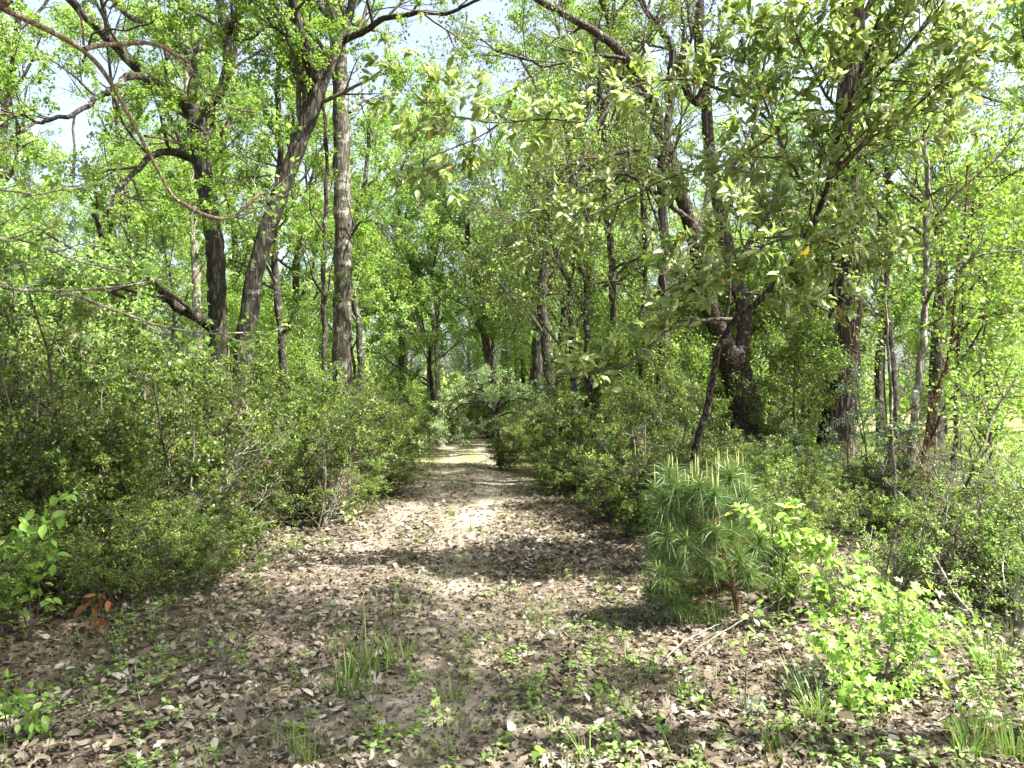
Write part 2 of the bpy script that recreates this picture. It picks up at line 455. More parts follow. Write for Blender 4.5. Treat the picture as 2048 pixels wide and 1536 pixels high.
def ground_mat():
    m, n, l = mat_new('forest_floor')
    tc = n.new('ShaderNodeTexCoord')
    a = n.new('ShaderNodeTexNoise'); a.inputs['Scale'].default_value = 0.7; a.inputs['Detail'].default_value = 5
    b = n.new('ShaderNodeTexNoise'); b.inputs['Scale'].default_value = 9; b.inputs['Detail'].default_value = 8; b.inputs['Roughness'].default_value = 0.75
    v = n.new('ShaderNodeTexVoronoi'); v.inputs['Scale'].default_value = 16
    for x in (a, b, v):
        l.new(tc.outputs['Object'], x.inputs['Vector'])
    c1 = ramp(n, [(0.25, (0.035, 0.026, 0.018)), (0.5, (0.095, 0.074, 0.052)), (0.75, (0.20, 0.165, 0.12))])
    l.new(b.outputs['Fac'], c1.inputs[0])
    vb = n.new('ShaderNodeSeparateColor'); l.new(v.outputs['Color'], vb.inputs[0])
    c2 = ramp(n, [(0.0, (0.045, 0.032, 0.023)), (0.5, (0.125, 0.098, 0.07)), (1.0, (0.22, 0.185, 0.14))])
    l.new(vb.outputs[0], c2.inputs[0])
    mx = n.new('ShaderNodeMixRGB'); mx.inputs[0].default_value = 0.5
    l.new(c1.outputs[0], mx.inputs[1]); l.new(c2.outputs[0], mx.inputs[2])
    gr = n.new('ShaderNodeTexNoise'); gr.inputs['Scale'].default_value = 0.35; gr.inputs['Detail'].default_value = 6; gr.inputs['Roughness'].default_value = 0.65
    l.new(tc.outputs['Object'], gr.inputs['Vector'])
    at = n.new('ShaderNodeAttribute'); at.attribute_name = 'grassy'
    ms = n.new('ShaderNodeMath'); ms.operation = 'MULTIPLY_ADD'; ms.inputs[1].default_value = 1.0
    sb = n.new('ShaderNodeMath'); sb.operation = 'SUBTRACT'; sb.inputs[1].default_value = 0.5
    l.new(gr.outputs['Fac'], sb.inputs[0])
    l.new(at.outputs['Fac'], ms.inputs[0]); l.new(sb.outputs[0], ms.inputs[2])
    gm = ramp(n, [(0.35, (0, 0, 0)), (0.7, (1, 1, 1))])
    l.new(ms.outputs[0], gm.inputs[0])
    gc = ramp(n, [(0.3, (0.10, 0.115, 0.035)), (0.7, (0.20, 0.195, 0.09))])
    l.new(b.outputs['Fac'], gc.inputs[0])
    m2 = n.new('ShaderNodeMixRGB')
    l.new(gm.outputs[0], m2.inputs[0]); l.new(mx.outputs[0], m2.inputs[1]); l.new(gc.outputs[0], m2.inputs[2])
    st = n.new('ShaderNodeAttribute'); st.attribute_name = 'sandy'
    sm = n.new('ShaderNodeMath'); sm.operation = 'MULTIPLY'
    sr = ramp(n, [(0.35, (0.3, 0.3, 0.3)), (0.6, (1, 1, 1))])
    l.new(a.outputs['Fac'], sr.inputs[0]); l.new(st.outputs['Fac'], sm.inputs[0]); l.new(sr.outputs[0], sm.inputs[1])
    sc_ = ramp(n, [(0.3, (0.17, 0.145, 0.11)), (0.65, (0.36, 0.32, 0.26))])
    l.new(b.outputs['Fac'], sc_.inputs[0])
    m3 = n.new('ShaderNodeMixRGB')
    l.new(sm.outputs[0], m3.inputs[0]); l.new(m2.outputs[0], m3.inputs[1]); l.new(sc_.outputs[0], m3.inputs[2])
    m2 = m3
    pb = n.new('ShaderNodeBsdfPrincipled'); pb.inputs['Roughness'].default_value = 0.95; pb.inputs['Specular IOR Level'].default_value = 0.1
    l.new(m2.outputs[0], pb.inputs['Base Color'])
    bp = n.new('ShaderNodeBump'); bp.inputs['Strength'].default_value = 0.8; bp.inputs['Distance'].default_value = 0.04
    l.new(b.outputs['Fac'], bp.inputs['Height']); l.new(bp.outputs[0], pb.inputs['Normal'])
    out = n.new('ShaderNodeOutputMaterial'); l.new(pb.outputs[0], out.inputs[0])
    return m

# ------------------------------------------------------------------ object helpers
def put(name, me, parent=None, loc=(0, 0, 0), kind=None):
    o = bpy.data.objects.new(name, me)
    COL.objects.link(o)
    o.location = loc
    if parent is not None:
        o.parent = parent
    if kind:
        o['kind'] = kind
    return o

def thing(name, label, cat, loc, group=None, rot=0.0, sc=1.0):
    o = bpy.data.objects.new(name, None)
    COL.objects.link(o)
    o.empty_display_size = 0.2
    o.location = [float(c) for c in loc]
    o.rotation_euler = (0, 0, rot)
    o.scale = (sc, sc, sc) if np.isscalar(sc) else sc
    o['label'] = label
    o['category'] = cat
    if group:
        o['group'] = group
    return o

def clone(src, label, loc, rot, sc, group=None):
    r = src.copy()
    COL.objects.link(r)
    r.location = [float(c) for c in loc]
    r.rotation_euler = (0, 0, rot)
    r.scale = (sc, sc, sc) if np.isscalar(sc) else sc
    r['label'] = label
    if group:
        r['group'] = group
    for ch in src.children:
        c = ch.copy()
        COL.objects.link(c)
        c.parent = r
    return r

# ------------------------------------------------------------------ ground
def build_ground():
    xs = np.concatenate([[-400, -150, -70], np.linspace(-36, -8, 20), np.linspace(-7.8, 7.8, 131), np.linspace(8.5, 36, 20), [70, 150, 400]])
    ys = np.concatenate([[-400, -60, -10], np.linspace(-3, 1.5, 8), np.linspace(1.7, 14, 120), np.linspace(14.3, 40, 70), [45, 60, 90, 150, 250, 400, 900]])
    X, Y = np.meshgrid(xs, ys)
    Z = gz(X, Y)
    n1, n2 = len(ys), len(xs)
    i = (np.arange(n1 - 1)[:, None] * n2 + np.arange(n2 - 1)[None]).ravel()
    f = np.stack([i, i + 1, i + n2 + 1, i + n2], 1)
    Z = Z + np.where((Y > 1) & (Y < 14) & (np.abs(X) < 8), RNG.normal(size=Z.shape) * 0.006, 0)
    g = Geo()
    g.add(np.stack([X, Y, Z], -1).reshape(-1, 3), f)
    me = g.mesh('ground', ground_mat(), True)
    ga = me.attributes.new('grassy', 'FLOAT', 'POINT')
    gg = 0.15 + 0.42 * np.clip((Y - 8.5) / 8, 0, 1) + 0.35 * ((X > 6) & (Y > 14))
    ga.data.foreach_set('value', gg.astype(np.float32).ravel())
    sa = me.attributes.new('sandy', 'FLOAT', 'POINT')
    tr = (np.exp(-((X - path_x(Y) - .45) / .35) ** 2) + .8 * np.exp(-((X - path_x(Y) + .55) / .35) ** 2)) * np.clip((Y - 3) / 5, .35, 1) * (Y < 40) + .9 * np.exp(-((X + .35) / .5) ** 2 - ((Y - 3.9) / .5) ** 2)
    sa.data.foreach_set('value', np.clip(tr, 0, 1).astype(np.float32).ravel())
    o = put('ground', me)
    o['kind'] = 'structure'
build_ground()

# ------------------------------------------------------------------ traced trees
def limb(pts, d0, d1, w0, w1, n=None, ground=False):
    """polyline traced at photo positions; depth goes d0 -> d1; widths are pixel widths at that depth"""
    k = len(pts)
    ds = np.linspace(d0, d1, k)
    q = np.array([P(x, y, d) for (x, y), d in zip(pts, ds)])
    if ground:
        q[0, 2] = gz(q[0, 0], q[0, 1]) - 0.15
    L = np.linalg.norm(np.diff(q, axis=0), axis=1).sum()
    n = n or int(max(8, min(90, L / 0.10)))
    c = catmull(q, n)
    rw = np.random.default_rng(int(abs(pts[0][0] * 7 + pts[-1][0] * 3 + pts[-1][1])) % 99991)
    sL = np.linspace(0, L, n)[:, None]
    wob = sum(rw.normal(size=(1, 3)) * a_ * np.sin(sL * 6.28 / wl_ + rw.random((1, 3)) * 6.28) for a_, wl_ in ((.012, .9), (.008, .42), (.005, .23)))
    c = c + wob * min(1.0, d0 / 13.0) * np.clip(sL / .4, 0, 1) * (1.0 if w0 < 30 else .6)
    dd = np.linspace(d0, d1, n)
    r = np.linspace(w0, w1, n) * dd / F / 2
    return c, r

def resample(c, r, n):
    t = np.linspace(0, 1, len(c))
    tt = np.linspace(0, 1, n)
    return np.stack([np.interp(tt, t, c[:, k]) for k in range(3)], 1), np.interp(tt, t, r)

def flare(c, r, amt=0.6, h=0.6):
    z = c[:, 2] - c[0, 2]
    return r * (1 + amt * np.exp(-z / h))

def view_keep(p, mn=3.0):
    return np.linalg.norm(p - np.array([0, 0, CAMZ]), axis=1) > mn

def traced_tree(name, label, trunk, limbs, bark, leafm, leafkind, leafsize, seed, levels, nleaf, spread=0.06, cat='tree', flare_amt=0.5,
                rough=0.05, sides=20, group=None, extra=None, src_trunk=(0.45, 1.0), tilt=0.7, droop=0.1, keep=None, wid=1.0, t0=0.15, mn=3.0, leafparts=None):
    rng = np.random.default_rng(seed)
    c, r = trunk
    r = flare(c, r, flare_amt)
    base = np.array([c[0, 0], c[0, 1], gz(c[0, 0], c[0, 1])])
    root = thing(name, label, cat, base, group)
    g = Geo(); tubes(g, c, r, sides, rough, rng)
    put('trunk', g.mesh('trunk', bark, True, base), root)
    src = []
    ct, rt = c[int(len(c) * src_trunk[0]):], r[int(len(c) * src_trunk[0]):]
    if len(ct) > 3:
        src.append(resample(ct, rt, 12))
    for (lc, lr) in limbs:
        g = Geo(); tubes(g, lc, lr, max(6, sides // 2), rough, rng)
        put('branch', g.mesh('branch', bark, True, base), root)
        src.append(resample(lc, lr, 12))
    par = np.array([s[0] for s in src]); pr = np.array([s[1] for s in src])
    tg = Geo()
    for li, kw in enumerate(levels):
        ch, cr = grow(par, pr, rng=rng, **kw)
        if mn:
            kk = view_keep(ch[:, -1], mn) & view_keep(ch[:, 2], mn)
            ch, cr = ch[kk], cr[kk]
        tubes(tg, ch, np.maximum(cr, 0.0018), 4 if li == 0 else 3, 0, rng)
        par, pr = ch, cr
    put('twigs', tg.mesh('twigs', B_TWIG if bark is not B_DEAD else B_DEAD, True, base), root, kind='stuff')
    if nleaf:
        lg = Geo()
        kp = (lambda p: view_keep(p, mn)) if keep is None else (lambda p: view_keep(p, mn) & keep(p))
        leafup(lg, par, nleaf, leafsize, leafkind, rng, spread, tilt, droop, t0, wid=wid, keep=kp, gap=.5, wl=.9)
        put('crown', lg.mesh('crown', leafm, False, base), root, kind='stuff')
    return root, par, pr, base

# levels for middle sized crowns
def LV(n1=9, l1=2.2, n2=6, l2=1.0, n3=5, l3=0.45, ang=0.9, up=0.15, flat=0.8, grav=0.0, t0=0.1):
    return [dict(nc=n1, t0=t0, t1=1.0, L=lambda t, p: l1 * (1.1 - 0.5 * t), ang=ang, up=up, wig=0.16, npts=7, flat=flat, grav=grav),
            dict(nc=n2, t0=0.2, t1=1.0, L=lambda t, p: l2 * (1.1 - 0.5 * t), ang=0.8, up=up * 0.6, wig=0.18, npts=5, flat=flat, grav=grav),
            dict(nc=n3, t0=0.2, t1=1.0, L=lambda t, p: l3 * (1.1 - 0.4 * t), ang=0.8, up=0.0, wig=0.2, npts=4, flat=flat, grav=grav)]

# A: forked oak on the left
dA = 13.0
tA = limb([(440, 850), (437, 700), (434, 610), (430, 500), (412, 380), (398, 290), (388, 235)], dA, dA, 38, 34, ground=True)
lA = [limb([(392, 250), (368, 205), (345, 190), (290, 150), (250, 110), (200, 60), (150, 10), (80, -70), (20, -160)], dA, dA - 1.5, 28, 10),
      limb([(388, 240), (385, 190), (390, 130), (355, 85), (290, 50), (240, 15), (190, -60)], dA, dA + 1.5, 22, 8),
      limb([(398, 255), (415, 210), (445, 175), (456, 120), (450, 60), (440, -10), (455, -120), (450, -240)], dA, dA + 0.5, 24, 10),
      limb([(455, 75), (470, 30), (485, -20), (520, -100)], dA + 0.3, dA - 0.6, 14, 6),
      limb([(380, 316), (345, 303), (310, 308), (280, 335), (245, 368), (225, 400), (204, 432)], dA, dA - 2.0, 17, 5),
      limb([(290, 152), (255, 155), (225, 178), (190, 200), (140, 232), (80, 243), (45, 262), (5, 300)], dA - 0.6, dA - 3.0, 15, 4),
      limb([(70, 243), (40, 228), (0, 250)], dA - 2.4, dA - 3.0, 6, 3),
      limb([(436, 665), (400, 640), (350, 608), (300, 562), (262, 535), (225, 510), (205, 470), (180, 420)], dA, dA - 2.0, 24, 8),
      limb([(165, 125), (195, 62), (260, 60), (310, 40)], dA - 1.8, dA - 2.2, 5, 3)]
traced_tree('oak_tree', 'dark forked oak behind the left thicket with a limb curving down to its left', tA, lA, B_OAK, L_SPRING, 'maple', 0.057, 21,
            LV(8, 1.7, 5, 0.8, 4, 0.35), 26, 0.03, src_trunk=(0.8, 1.0))

# B: leaning forked tree
dB = 12.2
tB = limb([(476, 850), (484, 730), (497, 640), (512, 540), (545, 430), (585, 320), (622, 225), (642, 165)], dB, dB, 38, 31, ground=True)
lB = [limb([(640, 170), (618, 130), (605, 80), (588, 10), (570, -80), (560, -180)], dB, dB - 1, 24, 9),
      limb([(642, 168), (668, 110), (690, 60), (708, -10), (730, -100)], dB, dB + 0.6, 25, 10),
      limb([(680, 85), (725, 62), (770, 38), (820, 27), (880, 26), (930, 14), (990, -20)], dB + 0.3, dB - 1.5, 15, 5),
      limb([(612, 110), (580, 78), (540, 52), (500, 78), (470, 80)], dB, dB - 0.8, 9, 4),
      limb([(540, 350), (500, 355), (460, 358)], dB, dB - 0.8, 5, 2)]
traced_tree('leaning_tree', 'slanting dark tree crossing in front of the straight banded trunk', tB, lB, B_OAK, L_SPRING, 'maple', 0.060, 22,
            LV(8, 1.6, 5, 0.75, 4, 0.35), 24, 0.03, src_trunk=(0.85, 1.0))

# C: straight trunk
dC = 13.6
tC = limb([(690, 850), (684, 740), (686, 560), (684, 330), (680, 150), (668, 40), (655, -60), (640, -250), (640, -420)], dC, dC, 40, 26, ground=True)
lC = [limb([(672, 60), (700, 20), (740, -30), (800, -110)], dC, dC + 1, 16, 6),
      limb([(664, 45), (640, 10), (610, -50), (560, -120)], dC, dC + 1, 14, 6),
      limb([(650, -140), (560, -220), (470, -280)], dC, dC + 1, 14, 6),
      limb([(650, -140), (760, -240), (850, -280)], dC, dC - 1, 14, 6),
      limb([(700, 225), (725, 200), (750, 200), (790, 185)], dC, dC + 1.5, 6, 2),
      limb([(704, 470), (725, 440), (760, 450), (790, 480)], dC, dC - 1, 5, 2)]
traced_tree('straight_tree', 'tall straight trunk with pale lichen bands between the leaning tree and the path', tC, lC, B_BEECH, L_SPRING, 'maple', 0.060, 23,
            LV(8, 1.7, 5, 0.8, 4, 0.35), 20, 0.03, src_trunk=(0.72, 1.0))

# thin trees, left group
def thin(name, label, pts, d, w0, w1, seed, bark=B_THIN, leafm=L_SPRING, nl=16, lv=None, ls=0.07, lk='maple', limbs=(), src=(0.3, 1.0), d1=None, **kw):
    t = limb(pts, d, d if d1 is None else d1, w0, w1, ground=True)
    return traced_tree(name, label, t, list(limbs), bark, leafm, lk, ls, seed, lv or LV(12, 1.2, 5, 0.6, 4, 0.3), nl, 0.05, src_trunk=src, sides=10, **kw)

thin('slender_tree', 'slender dark trunk just right of the leaning tree above the thicket', [(572, 850), (566, 720), (552, 560), (548, 440), (560, 320), (555, 180), (560, 60)], 14.5, 18, 10, 31, nl=16)
thin('slender_tree', 'thin dark pole trunk close beside the left edge of the straight banded trunk', [(648, 860), (649, 690), (647, 560), (653, 350), (650, 250), (640, 150)], 15.5, 13, 6, 32, nl=16)
thin('grey_tree', 'grey trunk half hidden behind the forked oak', [(400, 850), (396, 700), (392, 560), (385, 400), (380, 250), (370, 100), (360, -50)], 19, 20, 12, 33, B_PALE, nl=20)
thin('slender_tree', 'crooked slim trunk immediately right of the straight banded trunk', [(735, 850), (722, 740), (716, 640), (700, 560), (705, 460), (730, 360), (740, 240)], 18, 16, 8, 34, nl=22)
thin('slender_tree', 'thin upright trunk standing beside the left edge of the track bend', [(882, 892), (876, 780), (872, 690), (862, 600), (858, 500), (850, 400)], 25, 13, 7, 35, B_PALE, L_BRIGHT, nl=26, ls=0.11,
     lv=LV(14, 2.2, 6, 1.1, 5, 0.5), limbs=[limb([(872, 712), (840, 660), (805, 625), (770, 600)], 25, 24, 6, 2)])
thin('slender_tree', 'leaning dark trunk rising behind the low arching tree over the path', [(998, 880), (985, 770), (972, 680), (962, 610), (945, 540), (930, 440)], 26, 20, 9, 36, B_THIN, L_BRIGHT, nl=26, ls=0.11,
     lv=LV(14, 2.2, 6, 1.1, 5, 0.5))
thin('twin_tree', 'left one of two thick trunks side by side right of the track', [(1082, 900), (1076, 760), (1076, 660), (1068, 560), (1062, 400), (1055, 250)], 22, 28, 16, 37, B_OAK, L_BRIGHT, nl=22, ls=0.10,
     lv=LV(14, 2.0, 6, 1.0, 5, 0.5))
thin('twin_tree', 'right one of two thick trunks side by side right of the track', [(1106, 910), (1100, 780), (1092, 680), (1084, 600), (1095, 460), (1110, 300)], 20, 26, 15, 38, B_OAK, L_BRIGHT, nl=22, ls=0.10,
     lv=LV(14, 2.0, 6, 1.0, 5, 0.5))
for i, (pp, dd, ww, lb) in enumerate([
    ([(1024, 860), (1018, 740), (1010, 680), (1003, 600), (998, 480)], 34, 8, 'leftmost of three thin far trunks against the bright gap over the path'),
    ([(1036, 860), (1034, 740), (1028, 640), (1025, 500)], 36, 10, 'middle one of three thin far trunks against the bright gap over the path'),
    ([(1050, 860), (1046, 740), (1040, 640), (1042, 480)], 33, 10, 'rightmost of three thin far trunks against the bright gap over the path')]):
    thin('far_tree', lb, pp, dd, ww, ww * 0.6, 40 + i, B_THIN, L_BRIGHT, nl=16, ls=0.13, lv=LV(10, 2.0, 5, 1.0, 4, 0.5), src=(0.6, 1.0))

# right group of slim trees
thin('slender_tree', 'slim dark tree forking left at its first bend, right of the path', [(1158, 940), (1150, 860), (1146, 760), (1142, 640), (1138, 560), (1118, 525), (1106, 480), (1096, 410), (1102, 330), (1090, 250)], 12.5, 14, 7, 51,
     limbs=[limb([(1138, 566), (1110, 520), (1070, 500), (1020, 490), (960, 520)], 12.5, 11.5, 7, 2.5), limb([(1142, 590), (1090, 585), (1040, 600), (1010, 625)], 12.5, 12, 5, 2)],
     leafm=L_OLIVE, lk='tiny', ls=0.06, nl=9)
thin('slender_tree', 'slim mottled tree second from the path in the right group', [(1186, 930), (1178, 840), (1174, 700), (1170, 560), (1152, 500), (1150, 420), (1135, 300), (1120, 200)], 12.8, 15, 7, 52, B_LEAN, L_OLIVE, lk='tiny', ls=0.06, nl=9)
thin('slender_tree', 'slightly bowed slim tree third from the path in the right group', [(1250, 930), (1242, 830), (1232, 700), (1226, 600), (1222, 500), (1208, 400), (1210, 300), (1200, 180), (1190, 60)], 13.3, 19, 9, 53, B_THIN, L_OLIVE, lk='tiny', ls=0.06, nl=9)
thin('slender_tree', 'short pale patched stem left of the reddish trunk', [(1284, 930), (1282, 800), (1283, 740), (1287, 640), (1290, 520), (1284, 400), (1270, 250)], 13.8, 13, 7, 54, B_LEAN, L_OLIVE, lk='tiny', ls=0.06, nl=9)
thin('slender_tree', 'stout upright brown trunk left of the big leaning oak', [(1318, 930), (1319, 840), (1326, 720), (1325, 600), (1330, 480), (1322, 360), (1340, 220), (1345, 100)], 12.6, 24, 14, 55, B_OAK, L_OLIVE, lk='tiny', ls=0.06, nl=9, lv=LV(12, 1.6, 5, 0.7, 4, 0.35))

# R: big leaning forked oak
dR = 14.5
tR = limb([(1503, 935), (1497, 880), (1488, 800), (1472, 740), (1460, 700)], dR, dR, 62, 60, ground=True)
lR = [limb([(1475, 765), (1450, 690), (1425, 630), (1408, 560), (1392, 490), (1375, 430), (1352, 350), (1322, 260), (1300, 190), (1255, 120), (1200, 70), (1130, 30), (1060, -10), (980, -60)], dR, dR - 2.5, 42, 9, n=110),
      limb([(1478, 760), (1486, 690), (1490, 630), (1472, 560), (1452, 480), (1432, 380), (1418, 290), (1412, 200), (1398, 100), (1400, -20), (1390, -160), (1380, -300)], dR, dR + 1, 31, 13, n=110),
      limb([(1412, 212), (1385, 196), (1362, 150), (1340, 90), (1300, 30), (1260, -40)], dR, dR - 1, 20, 7),
      limb([(1355, 352), (1310, 310), (1260, 300), (1200, 320), (1130, 370), (1060, 420), (1000, 450)], dR - 1.5, dR - 4, 12, 3),
      limb([(1380, 440), (1320, 395), (1270, 355), (1210, 350), (1130, 390), (1050, 400)], dR - 1.2, dR - 4, 11, 3),
      limb([(1300, 190), (1240, 190), (1190, 260), (1160, 330), (1100, 380)], dR - 2, dR - 3.5, 9, 3),
      limb([(1470, 560), (1500, 480), (1540, 420), (1560, 350)], dR, dR + 0.5, 12, 5),
      limb([(1250, 118), (1180, 110), (1100, 130), (1020, 110), (960, 80)], dR - 2, dR - 3, 8, 3)]
traced_tree('leaning_oak', 'massive leaning oak forked low down beside the pine sapling', tR, lR, B_LEAN, L_OLIVE, 'tiny', 0.065, 24,
            LV(10, 1.7, 7, 0.8, 5, 0.35), 6, 0.05, src_trunk=(0.9, 1.0), flare_amt=0.35, sides=26, rough=0.04)

# S: big straight furrowed trunk
dS = 14.0
tS = limb([(1668, 955), (1672, 900), (1682, 780), (1688, 650), (1692, 500), (1692, 380), (1698, 250), (1703, 100), (1706, -40), (1710, -250), (1700, -420)], dS, dS, 70, 34, ground=True, n=120)
lS = [limb([(1705, 290), (1740, 330), (1790, 370), (1840, 400), (1900, 430)], dS, dS - 2, 12, 4),
      limb([(1704, 60), (1780, -20), (1880, -80)], dS, dS + 1, 18, 8),
      limb([(1706, -60), (1620, -120), (1500, -160)], dS, dS - 1, 18, 8),
      limb([(1706, -160), (1820, -260), (1920, -300)], dS, dS - 1, 16, 8),
      limb([(1716, 340), (1760, 430), (1830, 480), (1880, 520)], dS, dS - 1.5, 9, 3)]
traced_tree('furrowed_tree', 'thickest upright trunk with deeply furrowed bark on the right', tS, lS, B_BIG, L_OLIVE, 'maple', 0.08, 25,
            LV(9, 1.7, 6, 0.8, 5, 0.35), 14, 0.05, src_trunk=(0.75, 1.0), flare_amt=0.45, sides=30, rough=0.045)

# right side trees
thin('grey_tree', 'grey upright trunk standing in the sunny clearing on the right', [(1868, 905), (1872, 800), (1876, 640), (1884, 560), (1880, 440), (1890, 320), (1900, 180)], 21, 30, 14, 61, B_OAK, L_BRIGHT, nl=22, ls=0.1, lv=LV(14, 2.0, 6, 1.0, 5, 0.45), src=(0.45, 1.0))
thin('grey_tree', 'shaded trunk between the furrowed trunk and the clearing tree', [(1792, 900), (1788, 780), (1778, 660), (1772, 560), (1780, 420), (1770, 300)], 20, 20, 10, 62, B_OAK, L_BRIGHT, nl=22, ls=0.1, lv=LV(14, 2.0, 6, 1.0, 5, 0.45), src=(0.4, 1.0))
thin('slender_tree', 'small far trunk with a short side stub near the right edge', [(2000, 880), (1996, 800), (1988, 720), (1975, 640), (1970, 540)], 30, 14, 8, 63, B_THIN, L_BRIGHT, nl=20, ls=0.12, lv=LV(12, 2.2, 6, 1.0, 5, 0.5))
SP = LV(12, 0.75, 4, 0.38, 3, 0.2, ang=1.0, up=0.1, grav=0.0)
thin('pale_sapling', 'tall pale mottled sapling rising the whole height of the right side', [(1812, 1085), (1818, 980), (1828, 830), (1842, 720), (1850, 600), (1852, 480), (1856, 380), (1850, 260), (1862, 150), (1880, 20)], 8.4, 17, 7, 64, B_PALE, L_SPRING, nl=5, ls=0.06, lv=SP,
     limbs=[limb([(1850, 600), (1900, 540), (1960, 510), (2048, 500)], 8.4, 7.8, 7, 2.5), limb([(1852, 470), (1900, 400), (1980, 330), (2060, 230)], 8.4, 7.8, 7, 2.5), limb([(1855, 395), (1800, 340), (1760, 300), (1730, 310)], 8.4, 9, 6, 2)])
thin('pale_sapling', 'second pale sapling bending right at shoulder height near the right edge', [(1905, 1120), (1915, 1020), (1938, 960), (1968, 890), (1990, 820), (2030, 760)], 7.3, 11, 5, 65, B_PALE, L_LIME, nl=6, ls=0.05, lv=SP, lk='oval')
thin('pale_sapling', 'thin straight sapling between the furrowed trunk and the tall pale sapling', [(1792, 1120), (1790, 980), (1784, 860), (1780, 740), (1770, 600), (1760, 500)], 8.0, 7, 3, 66, B_PALE, L_SPRING, nl=5, ls=0.05, lv=SP, lk='oval')
thin('reddish_sapling', 'reddish thin sapling leaning right just beside the tall pale sapling', [(1830, 1100), (1842, 960), (1860, 830), (1900, 700), (1912, 560), (1930, 440), (1935, 330)], 8.8, 9, 4, 67, B_RED, L_SPRING, nl=6, ls=0.06, lv=SP,
     limbs=[limb([(1850, 900), (1900, 800), (1960, 740), (2050, 700)], 8.8, 8.2, 6, 2), limb([(1900, 690), (1950, 640), (2050, 620)], 8.8, 8.2, 6, 2)])
thin('pale_sapling', 'dim sapling with ascending twigs against the clearing at far right', [(1895, 1080), (1903, 980), (1912, 850), (1915, 720), (1925, 600), (1935, 480), (1960, 360)], 9.6, 10, 4, 68, B_THIN, L_SPRING, nl=7, ls=0.06, lv=SP,
     limbs=[limb([(1915, 740), (1960, 660), (2040, 560)], 9.6, 9.2, 6, 2), limb([(1925, 600), (1990, 520), (2060, 460)], 9.6, 9.2, 6, 2), limb([(1945, 430), (2000, 360), (2060, 330)], 9.6, 9.2, 5, 2)])

